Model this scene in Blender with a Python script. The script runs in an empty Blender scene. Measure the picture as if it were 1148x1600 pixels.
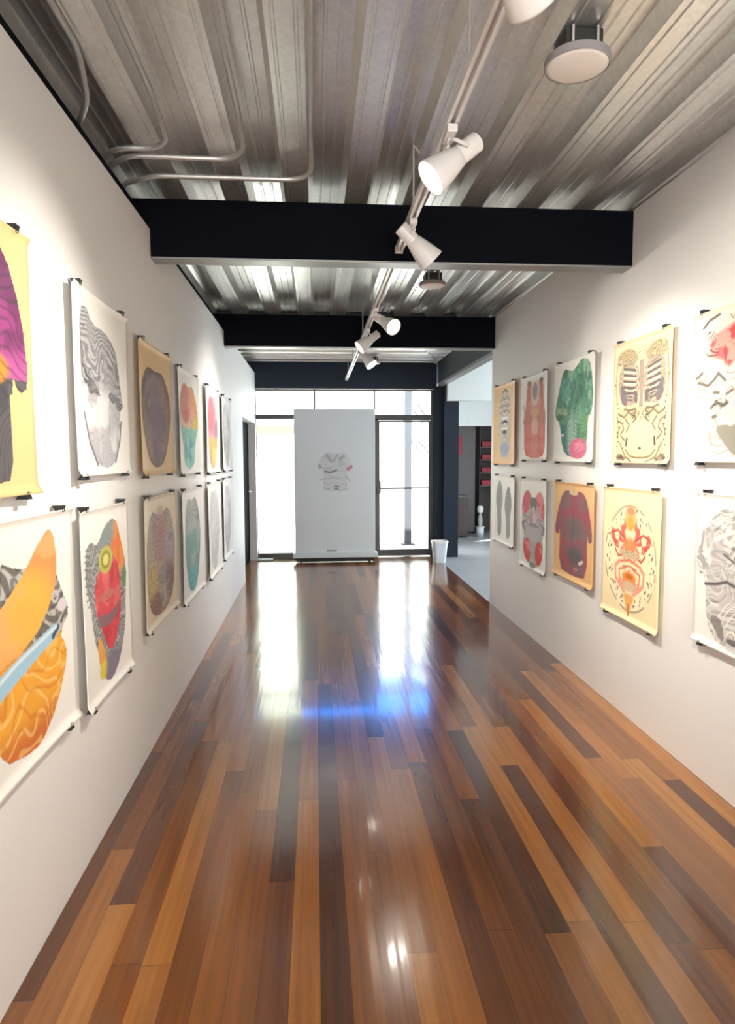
import bpy, bmesh, math, random
import numpy as np
from mathutils import Vector, Matrix

C = bpy.context.scene.collection
S = bpy.context.scene
PI = math.pi

# ------------------------------------------------------------------ camera
F_PX, YAW, PITCH, ROLL = 1034.87, 0.0781, 0.0844, -0.0034
def cam_axes():
    cy, sy, cp, sp = math.cos(YAW), math.sin(YAW), math.cos(PITCH), math.sin(PITCH)
    f = Vector((sy*cp, cy*cp, -sp)); r = Vector((cy, -sy, 0)); u = r.cross(f)
    cr, sr = math.cos(ROLL), math.sin(ROLL)
    return cr*r + sr*u, -sr*r + cr*u, f
r_, u_, f_ = cam_axes()
cd = bpy.data.cameras.new('camera'); cam = bpy.data.objects.new('camera', cd); C.objects.link(cam)
cd.sensor_fit = 'VERTICAL'; cd.sensor_height = 36.0; cd.lens = F_PX/1600*36.0
cd.clip_start = 0.02; cd.clip_end = 200
cam.matrix_world = Matrix(((r_.x, u_.x, -f_.x, 0), (r_.y, u_.y, -f_.y, 0), (r_.z, u_.z, -f_.z, 1.5), (0, 0, 0, 1)))
S.camera = cam

# ------------------------------------------------------------------ world, sun, exposure
S.view_settings.view_transform = 'Standard'; S.view_settings.look = 'None'
S.view_settings.gamma = 1.0; S.view_settings.use_curve_mapping = False
S.view_settings.exposure = 0.9
S.cycles.use_denoising = True
S.cycles.max_bounces = 10; S.cycles.diffuse_bounces = 6; S.cycles.glossy_bounces = 6
S.cycles.transparent_max_bounces = 12; S.cycles.sample_clamp_indirect = 6.0
S.cycles.caustics_reflective = False; S.cycles.caustics_refractive = False

w = bpy.data.worlds.new('sky'); S.world = w; w.use_nodes = True
nt = w.node_tree; nt.nodes.clear()
def N(nt, t, **k):
    n = nt.nodes.new(t)
    for a, b in k.items():
        if a.startswith('i_'):
            n.inputs[int(a[2:])].default_value = b
        else: setattr(n, a, b)
    return n
out = N(nt, 'ShaderNodeOutputWorld'); bg = N(nt, 'ShaderNodeBackground')
tc = N(nt, 'ShaderNodeTexCoord'); sx = N(nt, 'ShaderNodeSeparateXYZ')
nt.links.new(tc.outputs['Generated'], sx.inputs[0])
# bright white cloud with a break of deep blue sky low in the north
el = N(nt, 'ShaderNodeMapRange'); el.interpolation_type = 'SMOOTHSTEP'
el.inputs[1].default_value = 0.62; el.inputs[2].default_value = 0.48
nt.links.new(sx.outputs['Z'], el.inputs[0])
az = N(nt, 'ShaderNodeMapRange'); az.interpolation_type = 'SMOOTHSTEP'
az.inputs[1].default_value = 0.45; az.inputs[2].default_value = 0.75
nt.links.new(sx.outputs['Y'], az.inputs[0])
mu = N(nt, 'ShaderNodeMath', operation='MULTIPLY')
nt.links.new(el.outputs[0], mu.inputs[0]); nt.links.new(az.outputs[0], mu.inputs[1])
mx = N(nt, 'ShaderNodeMix', data_type='RGBA')
nt.links.new(mu.outputs[0], mx.inputs['Factor'])
mx.inputs['A'].default_value = (2.0, 2.15, 2.3, 1)
mx.inputs['B'].default_value = (0.08, 2.3, 9.5, 1)
nt.links.new(mx.outputs['Result'], bg.inputs[0]); bg.inputs[1].default_value = 1.0
nt.links.new(bg.outputs[0], out.inputs[0])

sd = bpy.data.lights.new('sun', 'SUN'); sun = bpy.data.objects.new('sun', sd); C.objects.link(sun)
sd.energy = 22.0; sd.angle = 0.01; sd.color = (1.0, 0.96, 0.9)
sun.rotation_euler = Vector((0.55, 0.35, -0.75)).to_track_quat('-Z', 'Y').to_euler()

# added area fill, standing in for daylight from an unseen window behind the camera
ad = bpy.data.lights.new('window_fill', 'AREA'); al = bpy.data.objects.new('window_fill', ad); C.objects.link(al)
ad.shape = 'RECTANGLE'; ad.size = 2.3; ad.size_y = 2.1; ad.energy = 105.0; ad.color = (1.0, 0.955, 0.90)
al.location = (0.46, -3.42, 1.35); al.rotation_euler = (PI/2, 0, 0)   # shines towards +Y
al.rotation_euler = Vector((0, 1, 0.0)).to_track_quat('-Z', 'Y').to_euler()

# added bluish area fill for the far end, at an unseen side room window
ad2 = bpy.data.lights.new('side_window_fill', 'AREA'); al2 = bpy.data.objects.new('side_window_fill', ad2); C.objects.link(al2)
ad2.shape = 'RECTANGLE'; ad2.size = 2.6; ad2.size_y = 1.6; ad2.energy = 75.0; ad2.color = (0.86, 0.95, 1.0)
al2.location = (4.96, 8.3, 1.55); al2.rotation_euler = Vector((-1, 0.0, 0.0)).to_track_quat('-Z', 'Y').to_euler()

# ------------------------------------------------------------------ helpers
def srgb(r, g, b):
    def f(c):
        c /= 255.0
        return c/12.92 if c <= 0.04045 else ((c+0.055)/1.055)**2.4
    return (f(r), f(g), f(b))

def mat(name, col, rough=0.5, metal=0.0, spec=0.5, emit=None, estr=0.0, noise=0.0, nscale=20.0, bump=0.0):
    m = bpy.data.materials.new(name); m.use_nodes = True
    nt = m.node_tree; b = nt.nodes['Principled BSDF']
    b.inputs['Base Color'].default_value = (*col, 1); b.inputs['Roughness'].default_value = rough
    b.inputs['Metallic'].default_value = metal; b.inputs['Specular IOR Level'].default_value = spec
    if emit:
        b.inputs['Emission Color'].default_value = (*emit, 1); b.inputs['Emission Strength'].default_value = estr
    if noise or bump:
        tc = N(nt, 'ShaderNodeTexCoord'); ns = N(nt, 'ShaderNodeTexNoise')
        ns.inputs['Scale'].default_value = nscale; ns.inputs['Detail'].default_value = 4
        nt.links.new(tc.outputs['Object'], ns.inputs['Vector'])
        if noise:
            mr = N(nt, 'ShaderNodeMapRange'); mr.inputs[3].default_value = 1-noise; mr.inputs[4].default_value = 1+noise
            nt.links.new(ns.outputs[0], mr.inputs[0])
            hm = N(nt, 'ShaderNodeMix', data_type='RGBA', blend_type='MULTIPLY')
            hm.inputs['Factor'].default_value = 1; hm.inputs['A'].default_value = (*col, 1)
            nt.links.new(mr.outputs[0], hm.inputs['B']); nt.links.new(hm.outputs['Result'], b.inputs['Base Color'])
        if bump:
            bp = N(nt, 'ShaderNodeBump'); bp.inputs['Strength'].default_value = bump; bp.inputs['Distance'].default_value = 0.01
            nt.links.new(ns.outputs[0], bp.inputs['Height']); nt.links.new(bp.outputs[0], b.inputs['Normal'])
    return m

def obj(name, bm, m, parent=None, smooth=False):
    me = bpy.data.meshes.new(name)
    if isinstance(bm, bmesh.types.BMesh):
        bmesh.ops.recalc_face_normals(bm, faces=bm.faces[:])
        bm.to_mesh(me); bm.free()
    else: me = bm; me.name = name
    o = bpy.data.objects.new(name, me); C.objects.link(o)
    if m: me.materials.append(m)
    if smooth:
        me.polygons.foreach_set('use_smooth', [True]*len(me.polygons))
    if parent: o.parent = parent
    return o

def tag(o, label=None, cat=None, group=None, kind=None):
    if label: o['label'] = label
    if cat: o['category'] = cat
    if group: o['group'] = group
    if kind: o['kind'] = kind
    return o

def struct(name, bm, m, label=None, cat=None, parent=None, **k):
    o = obj(name, bm, m, parent, **k)
    if not parent: tag(o, label, cat, None, 'structure')
    return o

def empty(name, loc=(0, 0, 0)):
    o = bpy.data.objects.new(name, None); C.objects.link(o); o.location = loc; o.empty_display_size = 0.1
    return o

def NB(): return bmesh.new()

def box(bm, x0, x1, y0, y1, z0, z1, bev=0.0):
    g = bmesh.ops.create_cube(bm, size=1.0)['verts']
    for v in g:
        v.co = Vector(((x0+x1)/2 + v.co.x*(x1-x0), (y0+y1)/2 + v.co.y*(y1-y0), (z0+z1)/2 + v.co.z*(z1-z0)))
    if bev:
        es = list({e for v in g for e in v.link_edges})
        bmesh.ops.bevel(bm, geom=es, offset=bev, segments=2, affect='EDGES', profile=0.5)
    return bm

def frame_of(d):
    d = Vector(d).normalized()
    a = Vector((0, 0, 1)) if abs(d.z) < 0.95 else Vector((0, 1, 0))
    x = a.cross(d).normalized(); y = d.cross(x)
    return x, y, d

def lathe(bm, prof, org, d, seg=32):
    """prof: list of (radius, distance along d)"""
    x, y, d = frame_of(d); org = Vector(org); rings = []
    for r, s in prof:
        if r < 1e-6: rings.append([bm.verts.new(org + d*s)])
        else: rings.append([bm.verts.new(org + d*s + (x*math.cos(2*PI*k/seg) + y*math.sin(2*PI*k/seg))*r) for k in range(seg)])
    for A, B in zip(rings, rings[1:]):
        if len(A) == 1 and len(B) == 1: continue
        for k in range(seg):
            k2 = (k+1) % seg
            if len(A) == 1: bm.faces.new((A[0], B[k], B[k2]))
            elif len(B) == 1: bm.faces.new((A[k], B[0], A[k2]))
            else: bm.faces.new((A[k], B[k], B[k2], A[k2]))
    return bm

def tube(bm, pts, r, seg=10, cap=True):
    pts = [Vector(p) for p in pts]; rings = []
    prevx = None
    for i, p in enumerate(pts):
        t = (pts[min(i+1, len(pts)-1)] - pts[max(i-1, 0)]).normalized()
        if prevx is None: x, y, _ = frame_of(t)
        else:
            x = (prevx - t*prevx.dot(t)).normalized(); y = t.cross(x)
        prevx = x
        rings.append([bm.verts.new(p + (x*math.cos(2*PI*k/seg) + y*math.sin(2*PI*k/seg))*r) for k in range(seg)])
    for A, B in zip(rings, rings[1:]):
        for k in range(seg):
            bm.faces.new((A[k], A[(k+1) % seg], B[(k+1) % seg], B[k]))
    if cap:
        bm.faces.new(rings[0][::-1]); bm.faces.new(rings[-1])
    return bm

def smooth_path(pts, rad, n=6):
    """round the corners of a polyline"""
    P = [Vector(p) for p in pts]; res = [P[0]]
    for a, b, c in zip(P, P[1:], P[2:]):
        d1 = (a-b); d2 = (c-b); r = min(rad, d1.length*0.49, d2.length*0.49)
        s = b + d1.normalized()*r; e = b + d2.normalized()*r
        for k in range(n+1):
            t = k/n; res.append(s*(1-t)**2 + b*2*t*(1-t) + e*t*t)
    res.append(P[-1]); return res

def extrude_profile(bm, pts, y0, y1, axis='Y', close=False):
    """pts (a,z) swept along axis"""
    def mk(a, z, s): return (a, s, z) if axis == 'Y' else (s, a, z)
    A = [bm.verts.new(mk(a, z, y0)) for a, z in pts]; B = [bm.verts.new(mk(a, z, y1)) for a, z in pts]
    n = len(pts)
    for i in range(n if close else n-1):
        j = (i+1) % n
        bm.faces.new((A[i], A[j], B[j], B[i]))
    if close:
        bm.faces.new(A[::-1]); bm.faces.new(B)
    return bm

# ------------------------------------------------------------------ materials
M = {}
M['wall'] = mat('white_wall_paint', (0.80, 0.79, 0.775), 0.55, noise=0.012, nscale=3, bump=0.02)
M['white_trim'] = mat('white_soffit_paint', (0.66, 0.68, 0.67), 0.6, noise=0.01)
M['steel_black'] = mat('black_painted_steel', (0.0028, 0.0036, 0.0065), 0.65, spec=0.05, noise=0.15, nscale=8)
M['steel_navy'] = mat('dark_navy_painted_steel', (0.014, 0.020, 0.032), 0.55, spec=0.2, noise=0.1, nscale=6)
M['frame'] = mat('dark_bronze_aluminium', (0.035, 0.035, 0.034), 0.4, metal=0.3, noise=0.08)
M['flange'] = mat('worn_grey_steel', (0.25, 0.25, 0.25), 0.4, metal=0.4, noise=0.12)
M['conc'] = mat('polished_concrete', (0.42, 0.43, 0.45), 0.3, noise=0.12, nscale=4)
M['ground'] = mat('pale_outdoor_paving', (0.72, 0.72, 0.68), 0.8, noise=0.06, nscale=2)
M['render_green'] = mat('pale_green_render', (0.74, 0.80, 0.70), 0.85, noise=0.05, nscale=2)
M['render_white'] = mat('white_render', (0.82, 0.82, 0.82), 0.85, noise=0.03, nscale=2)
M['render_blue'] = mat('pale_blue_metal_sheet', (0.10, 0.19, 0.26), 0.5, noise=0.05)
M['beige'] = mat('beige_ledge', (0.10, 0.092, 0.07), 0.8, noise=0.05)
M['post_grey'] = mat('grey_outdoor_post', (0.07, 0.075, 0.09), 0.8, noise=0.05)
M['dark'] = mat('dark_door_leaf', (0.006, 0.009, 0.009), 0.9, spec=0.03, noise=0.1)
M['brown_panel'] = mat('grey_brown_panel', (0.07, 0.05, 0.048), 0.6, noise=0.15, nscale=5)
M['grey_panel'] = mat('warm_grey_panel', (0.15, 0.135, 0.135), 0.6, noise=0.1, nscale=5)
M['red'] = mat('dull_red_print', (0.40, 0.04, 0.06), 0.6, noise=0.2)
M['enamel'] = mat('white_enamel', (0.78, 0.76, 0.74), 0.35, noise=0.02)
M['track'] = mat('white_track_enamel', (0.75, 0.75, 0.76), 0.3, noise=0.02)
M['inner'] = mat('white_reflector', (0.85, 0.83, 0.78), 0.25, noise=0.01)
M['chrome'] = mat('satin_chrome', (0.6, 0.6, 0.6), 0.25, metal=1, noise=0.05)
M['lens'] = mat('lit_lamp_lens', (1, 0.95, 0.85), 0.4, emit=(1, 0.93, 0.80), estr=14.0, noise=0.01)
M['lens_off'] = mat('opal_diffuser', (0.80, 0.75, 0.71), 0.5, noise=0.02)
M['fix_rim'] = mat('grey_fixture_rim', (0.32, 0.30, 0.31), 0.45, noise=0.04)
M['black_pl'] = mat('black_bracket', (0.012, 0.012, 0.012), 0.5, noise=0.1)
M['galv_pipe'] = mat('galvanised_conduit', (0.52, 0.52, 0.51), 0.38, metal=0.8, noise=0.08, nscale=30)
M['clip'] = mat('black_clip_enamel', (0.012, 0.012, 0.012), 0.35, noise=0.1)
M['panel'] = mat('white_display_board', (0.66, 0.69, 0.71), 0.5, noise=0.01)
M['bin'] = mat('white_bin_plastic', (0.62, 0.66, 0.72), 0.4, noise=0.02)
M['bin_in'] = mat('grey_bin_liner', (0.20, 0.21, 0.23), 0.6, noise=0.05)
M['rubber'] = mat('black_rubber', (0.015, 0.015, 0.015), 0.7, noise=0.1)
M['plaster'] = mat('grey_clip_frame', (0.42, 0.42, 0.42), 0.5, noise=0.05)

def glass():
    m = bpy.data.materials.new('clear_window_glass'); m.use_nodes = True; nt = m.node_tree
    nt.nodes.clear(); o = N(nt, 'ShaderNodeOutputMaterial'); mixs = N(nt, 'ShaderNodeMixShader')
    t = N(nt, 'ShaderNodeBsdfTransparent'); t.inputs[0].default_value = (0.96, 0.98, 0.97, 1)
    g = N(nt, 'ShaderNodeBsdfGlossy'); g.inputs['Roughness'].default_value = 0.02
    fr = N(nt, 'ShaderNodeFresnel'); fr.inputs[0].default_value = 1.45
    nt.links.new(fr.outputs[0], mixs.inputs[0]); nt.links.new(t.outputs[0], mixs.inputs[1]); nt.links.new(g.outputs[0], mixs.inputs[2])
    nt.links.new(mixs.outputs[0], o.inputs[0]); return m
M['glass'] = glass()

def wood():
    m = bpy.data.materials.new('varnished_hardwood_strips'); m.use_nodes = True; nt = m.node_tree
    b = nt.nodes['Principled BSDF']; L = nt.links.new
    tc = N(nt, 'ShaderNodeTexCoord'); s = N(nt, 'ShaderNodeSeparateXYZ'); L(tc.outputs['Object'], s.inputs[0])
    def mth(op, a, bb=None):
        n = N(nt, 'ShaderNodeMath', operation=op)
        for i, v in enumerate((a, bb)):
            if v is None: continue
            if isinstance(v, (int, float)): n.inputs[i].default_value = v
            else: L(v, n.inputs[i])
        return n.outputs[0]
    xs = mth('DIVIDE', s.outputs['X'], 0.088)
    row = mth('FLOOR', xs); fx = mth('FRACT', xs)
    wn = N(nt, 'ShaderNodeTexWhiteNoise', noise_dimensions='1D'); L(row, wn.inputs['W'])
    ys = mth('ADD', mth('DIVIDE', s.outputs['Y'], 1.55), mth('MULTIPLY', wn.outputs['Value'], 7.3))
    seg = mth('FLOOR', ys); fy = mth('FRACT', ys)
    cb = N(nt, 'ShaderNodeCombineXYZ'); L(row, cb.inputs[0]); L(seg, cb.inputs[1])
    wn2 = N(nt, 'ShaderNodeTexWhiteNoise', noise_dimensions='2D'); L(cb.outputs[0], wn2.inputs['Vector'])
    rnd = wn2.outputs['Value']
    # stretched grain
    gv = N(nt, 'ShaderNodeCombineXYZ'); L(mth('MULTIPLY', s.outputs['X'], 55), gv.inputs[0])
    L(mth('ADD', mth('MULTIPLY', s.outputs['Y'], 1.6), mth('MULTIPLY', rnd, 40)), gv.inputs[1])
    gn = N(nt, 'ShaderNodeTexNoise'); gn.inputs['Scale'].default_value = 1; gn.inputs['Detail'].default_value = 5
    L(gv.outputs[0], gn.inputs['Vector'])
    gv2 = N(nt, 'ShaderNodeCombineXYZ'); L(mth('MULTIPLY', s.outputs['X'], 14), gv2.inputs[0])
    L(mth('ADD', mth('MULTIPLY', s.outputs['Y'], 0.8), mth('MULTIPLY', rnd, 90)), gv2.inputs[1])
    gn2 = N(nt, 'ShaderNodeTexNoise'); gn2.inputs['Scale'].default_value = 1; gn2.inputs['Detail'].default_value = 3
    L(gv2.outputs[0], gn2.inputs['Vector'])
    tone = mth('ADD', mth('ADD', mth('MULTIPLY', rnd, 0.74), mth('MULTIPLY', gn2.outputs[0], 0.36)), -0.05)
    ramp = N(nt, 'ShaderNodeValToRGB'); e = ramp.color_ramp.elements
    cols = [(0.0, srgb(70, 38, 22)), (0.22, srgb(98, 55, 27)), (0.48, srgb(136, 82, 36)), (0.75, srgb(164, 104, 44)), (1.0, srgb(188, 128, 60))]
    e[0].position = cols[0][0]; e[0].color = (*cols[0][1], 1); e[1].position = 1.0; e[1].color = (*cols[-1][1], 1)
    for p, c in cols[1:-1]:
        q = e.new(p); q.color = (*c, 1)
    L(tone, ramp.inputs[0])
    gm = N(nt, 'ShaderNodeMapRange'); gm.inputs[1].default_value = 0.25; gm.inputs[2].default_value = 0.75
    gm.inputs[3].default_value = 0.72; gm.inputs[4].default_value = 1.16; L(gn.outputs[0], gm.inputs[0])
    # fine seams between the strips
    ex = mth('LESS_THAN', mth('ABSOLUTE', mth('SUBTRACT', fx, 0.5)), 0.487)
    ey = mth('LESS_THAN', mth('ABSOLUTE', mth('SUBTRACT', fy, 0.5)), 0.4985)
    sm = mth('ADD', mth('MULTIPLY', mth('MULTIPLY', ex, ey), 0.3), 0.7)
    mul = N(nt, 'ShaderNodeMix', data_type='RGBA', blend_type='MULTIPLY'); mul.inputs['Factor'].default_value = 1
    L(ramp.outputs[0], mul.inputs['A']); L(mth('MULTIPLY', gm.outputs[0], sm), mul.inputs['B'])
    L(mul.outputs['Result'], b.inputs['Base Color'])
    # varnish waviness along the strips
    wv = N(nt, 'ShaderNodeCombineXYZ'); L(mth('MULTIPLY', s.outputs['X'], 16), wv.inputs[0]); L(mth('MULTIPLY', s.outputs['Y'], 0.7), wv.inputs[1])
    wnz = N(nt, 'ShaderNodeTexNoise'); wnz.inputs['Scale'].default_value = 1; wnz.inputs['Detail'].default_value = 2; L(wv.outputs[0], wnz.inputs['Vector'])
    bp = N(nt, 'ShaderNodeBump'); bp.inputs['Strength'].default_value = 0.07; bp.inputs['Distance'].default_value = 0.012
    L(wnz.outputs[0], bp.inputs['Height']); L(bp.outputs[0], b.inputs['Normal'])
    b.inputs['Roughness'].default_value = 0.2; b.inputs['Specular IOR Level'].default_value = 0.6
    b.inputs['Coat Weight'].default_value = 0.4; b.inputs['Coat Roughness'].default_value = 0.07; b.inputs['Coat IOR'].default_value = 1.55; L(bp.outputs[0], b.inputs['Coat Normal'])
    return m
M['wood'] = wood()

def deck_mat():
    m = bpy.data.materials.new('galvanised_steel_deck'); m.use_nodes = True; nt = m.node_tree
    b = nt.nodes['Principled BSDF']; L = nt.links.new
    tc = N(nt, 'ShaderNodeTexCoord')
    v = N(nt, 'ShaderNodeTexVoronoi'); v.inputs['Scale'].default_value = 60; L(tc.outputs['Object'], v.inputs['Vector'])
    n = N(nt, 'ShaderNodeTexNoise'); n.inputs['Scale'].default_value = 2.5; n.inputs['Detail'].default_value = 3; L(tc.outputs['Object'], n.inputs['Vector'])
    ramp = N(nt, 'ShaderNodeValToRGB'); ramp.color_ramp.elements[0].color = (0.66, 0.66, 0.65, 1); ramp.color_ramp.elements[1].color = (0.92, 0.92, 0.90, 1)
    mx = N(nt, 'ShaderNodeMix', data_type='FLOAT'); mx.inputs[0].default_value = 0.6
    L(v.outputs['Color'], mx.inputs[2]); L(n.outputs[0], mx.inputs[3]); L(mx.outputs[0], ramp.inputs[0])
    L(ramp.outputs[0], b.inputs['Base Color'])
    rr = N(nt, 'ShaderNodeMapRange'); rr.inputs[3].default_value = 0.26; rr.inputs[4].default_value = 0.42; L(n.outputs[0], rr.inputs[0]); L(rr.outputs[0], b.inputs['Roughness'])
    b.inputs['Metallic'].default_value = 0.88
    return m
M['deck'] = deck_mat()

def ink():
    m = bpy.data.materials.new('printed_ink'); m.use_nodes = True; nt = m.node_tree
    b = nt.nodes['Principled BSDF']; b.inputs['Roughness'].default_value = 0.6; b.inputs['Specular IOR Level'].default_value = 0.3
    a = N(nt, 'ShaderNodeVertexColor'); a.layer_name = 'ink'; nt.links.new(a.outputs[0], b.inputs['Base Color']); return m
M['ink'] = ink()
_paper = {}
def paper_mat(rgb):
    if rgb not in _paper:
        _paper[rgb] = mat('paper_%d_%d_%d' % rgb, srgb(*rgb), 0.5, noise=0.02, nscale=6)
    return _paper[rgb]

# ------------------------------------------------------------------ the room
XL, XR = -0.851, 1.766          # wall faces
Y1, Y2, YE = 3.656, 6.481, 9.781
ZB, ZT = 2.538, 2.842           # beam bottom / top
ZW = 2.687                      # top of the left wall

struct('floor', box(NB(), -1.7, XR, -3.6, YE+0.02, -0.05, 0.0), M['wood'], 'glossy brown hardwood strip floor running down the hall', 'floor')
struct('floor_concrete', box(NB(), XR, 5.0, 6.5, 14.2, -0.05, -0.001), M['conc'], 'grey concrete floor of the side room beyond the wooden floor', 'floor')

# left partition, notched round the beams, with a door recess near its far end
bm = NB()
box(bm, XL-0.12, XL, -3.6, 7.97, 0, ZB)
box(bm, XL-0.12, XL, 7.97, 9.60, 1.965, ZB)
box(bm, XL-0.12, XL, 9.60, YE, 0, ZB)
for y0, y1 in ((-3.6, Y1), (Y1+0.112, Y2), (Y2+0.112, YE-0.06)):
    box(bm, XL-0.12, XL, y0, y1, ZB, ZW)
struct('wall_left', bm, M['wall'], 'long white wall hung with two rows of posters, ending at a dark door', 'wall')
bm = NB(); box(bm, XL-0.12, XL-0.002, -3.6, Y1-0.001, ZW, ZW+0.03); box(bm, XL-0.12, XL-0.002, Y1+0.113, Y2-0.001, ZW, ZW+0.03)
struct('trim_1', bm, M['steel_black'], 'black metal edging along the top of the white wall', 'trim')
struct('wall_outer', box(NB(), -1.78, -1.70, -3.6, YE+0.1, 0, 3.0), M['steel_navy'], 'dark outer wall behind the white partition', 'wall')
struct('wall_right', box(NB(), XR, XR+0.12, -3.6, 6.58, 0, 2.868), M['wall'], 'long white wall of posters ending at the open side room', 'wall')

# unseen back wall, window opening put in for the area fill
bm = NB()
box(bm, -1.7, XR, -3.70, -3.6, 2.45, 3.0); box(bm, -1.7, XR, -3.70, -3.6, 0, 0.25)
box(bm, -1.7, -0.75, -3.70, -3.6, 0.25, 2.45); box(bm, 1.66, XR+0.12, -3.70, -3.6, 0, 3.0)
struct('wall_back', bm, M['wall'], 'white end wall behind the viewpoint with an unseen wide window', 'wall')
struct('window_1', box(NB(), -0.75, 1.66, -3.66, -3.65, 0.25, 2.45), M['glass'], 'unseen wide window in the end wall behind the viewpoint', 'window')

# corrugated deck -------------------------------------------------
PITCH_D, HI = 0.312, 0.062
def deck_profile(a0, a1, phase):
    """trapezoid ribs with small stiffening grooves; high flats centred on phase + k*pitch"""
    z0, z1 = ZT+0.002, ZT+0.002+HI
    one = [(-0.156, z0), (-0.128, z0), (-0.124, z0+0.006), (-0.116, z0+0.006), (-0.112, z0), (-0.095, z0),
           (-0.070, z1), (-0.034, z1), (-0.030, z1-0.007), (-0.022, z1-0.007), (-0.018, z1), (0.018, z1), (0.022, z1-0.007), (0.030, z1-0.007), (0.034, z1), (0.070, z1),
           (0.095, z0), (0.112, z0), (0.116, z0+0.006), (0.124, z0+0.006), (0.128, z0)]
    pts = []
    k = math.floor((a0-phase)/PITCH_D)
    while phase + k*PITCH_D - 0.156 < a1:
        pts += [(phase + k*PITCH_D + a, z) for a, z in one]; k += 1
    return [(min(max(a, a0), a1), z) for a, z in pts if a0-0.05 < a < a1+0.05]
bm = NB(); extrude_profile(bm, deck_profile(-1.72, XR+0.1, 0.073), -3.65, Y2+0.12)
struct('ceiling', bm, M['deck'], 'corrugated galvanised steel ceiling deck with ribs running down the hall', 'ceiling')
bm = NB(); extrude_profile(bm, deck_profile(Y2+0.121, YE+0.12, Y2+0.3), -1.72, XR+0.2, axis='X')
struct('ceiling_far', bm, M['deck'], 'corrugated steel deck before the glass front, ribs running crosswise', 'ceiling')
bm = box(NB(), -1.8, 5.2, -3.75, 9.93, 2.935, 3.05); box(bm, 2.10, 5.2, 9.931, 14.3, 2.935, 3.05)
struct('roof', bm, M['conc'], 'concrete roof slab over the steel deck', 'roof')

def beam(y, x0, x1, z0, z1, label, m, d=0.11):
    bm = NB()
    box(bm, x0, x1, y, y+0.012, z0, z1)
    box(bm, x0, x1, y+0.012, y+d, z1-0.012, z1)
    o = struct('ceiling_beam', bm, m, label, 'beam')
    struct('flange', box(NB(), x0, x1, y+0.0005, y+d, z0-0.010, z0-0.0005), M['flange'], parent=o)
    return o
beam(Y1, -1.7, XR-0.001, ZB+0.010, ZT, 'black steel beam across the ceiling, the nearest one', M['steel_black'])
beam(Y2, -1.7, XR-0.001, ZB+0.010, ZT, 'black steel beam across the ceiling, second one along the hall', M['steel_black'])
beam(9.66, -1.7, 1.735, 2.472, 2.842, 'dark steel beam directly above the glass front', M['steel_navy'], 0.13)
# longitudinal beam over the opening to the side room
bm = NB(); box(bm, XR, XR+0.012, 6.582, 9.62, ZB, ZT); 
o = struct('ceiling_beam', bm, M['steel_navy'], 'dark steel beam over the opening to the side room', 'beam')
struct('flange', box(NB(), XR, XR+0.10, 6.582, 9.62, ZB-0.035, ZB-0.001), M['flange'], parent=o)
# column beside the glass front
bm = NB(); box(bm, 1.872, 2.092, 9.60, 9.615, 0, 2.84); box(bm, 1.872, 2.092, 9.78, 9.795, 0, 2.84); box(bm, 1.975, 1.99, 9.615, 9.78, 0, 2.84)
box(bm, 1.742, 1.90, 9.70, 9.79, 0, 2.84)
struct('column', bm, M['steel_navy'], 'dark navy steel column between the glass door and the side room', 'column')

# ------------------------------------------------------------------ glass front
fr = empty('window_2', (0, YE, 0)); tag(fr, 'glass front with dark frames and three upper panes', 'window', None, 'structure')
bm = NB()
def fb(x0, x1, z0, z1, dy=0.03): box(bm, x0, x1, -dy, dy, z0, z1)
fb(-0.875, -0.845, 0, 2.472); fb(1.705, 1.742, 0, 2.472)
fb(-0.845, 1.705, 2.445, 2.472); fb(-0.845, 0.87, 2.04, 2.10); fb(0.87, 1.705, 2.02, 2.10)
fb(-0.845, 0.87, 0.0, 0.075); fb(-0.012, 0.012, 2.10, 2.445); fb(0.858, 0.882, 2.10, 2.445)
fb(0.858, 0.925, 0, 2.04)
obj('frame', bm, M['frame'], fr)
for x0, x1, z0, z1 in ((-0.845, -0.012, 2.10, 2.445), (0.012, 0.858, 2.10, 2.445), (0.882, 1.705, 2.10, 2.445), (-0.845, 0.858, 0.075, 2.04)):
    obj('pane', box(NB(), x0, x1, -0.004, 0.004, z0, z1), M['glass'], fr)
dr = empty('door_1', (0.925, YE, 0)); tag(dr, 'glass door with push bar in the glass front beside the column', 'door', None, 'structure')
bm = NB(); box(bm, 0.003, 0.022, -0.022, 0.022, 0.01, 2.015); box(bm, 0.752, 0.777, -0.022, 0.022, 0.01, 2.015)
box(bm, 0.022, 0.752, -0.022, 0.022, 1.995, 2.015); box(bm, 0.022, 0.752, -0.022, 0.022, 0.01, 0.105)
obj('leaf_frame', bm, M['frame'], dr)
obj('pane', box(NB(), 0.022, 0.752, -0.004, 0.004, 0.105, 1.995), M['glass'], dr)
bm = NB(); tube(bm, [(0.03, -0.06, 1.02), (0.75, -0.06, 1.025)], 0.012); obj('push_bar', bm, M['frame'], dr)
obj('lock_box', box(NB(), -0.03, 0.035, -0.085, -0.031, 0.95, 1.13, 0.006), M['frame'], dr)

# dark door in the recess of the left wall
d2 = empty('door_2', (XL-0.10, 9.60, 0)); tag(d2, 'dark door set into the white wall near the glass front', 'door', None, 'structure')
obj('leaf', box(NB(), -0.045, 0.0, -1.12, -0.002, 0.012, 1.965), M['dark'], d2)
bm = NB(); tube(bm, [(0.0, -0.10, 1.0), (0.05, -0.10, 1.0), (0.05, -0.22, 1.0)], 0.011); obj('door_handle', bm, M['chrome'], d2)
struct('wall_recess', box(NB(), XL-0.16, XL-0.125, 7.9, 8.47, 0, 2.0), M['dark'], 'dark side panel of the door recess', 'wall')

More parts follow.
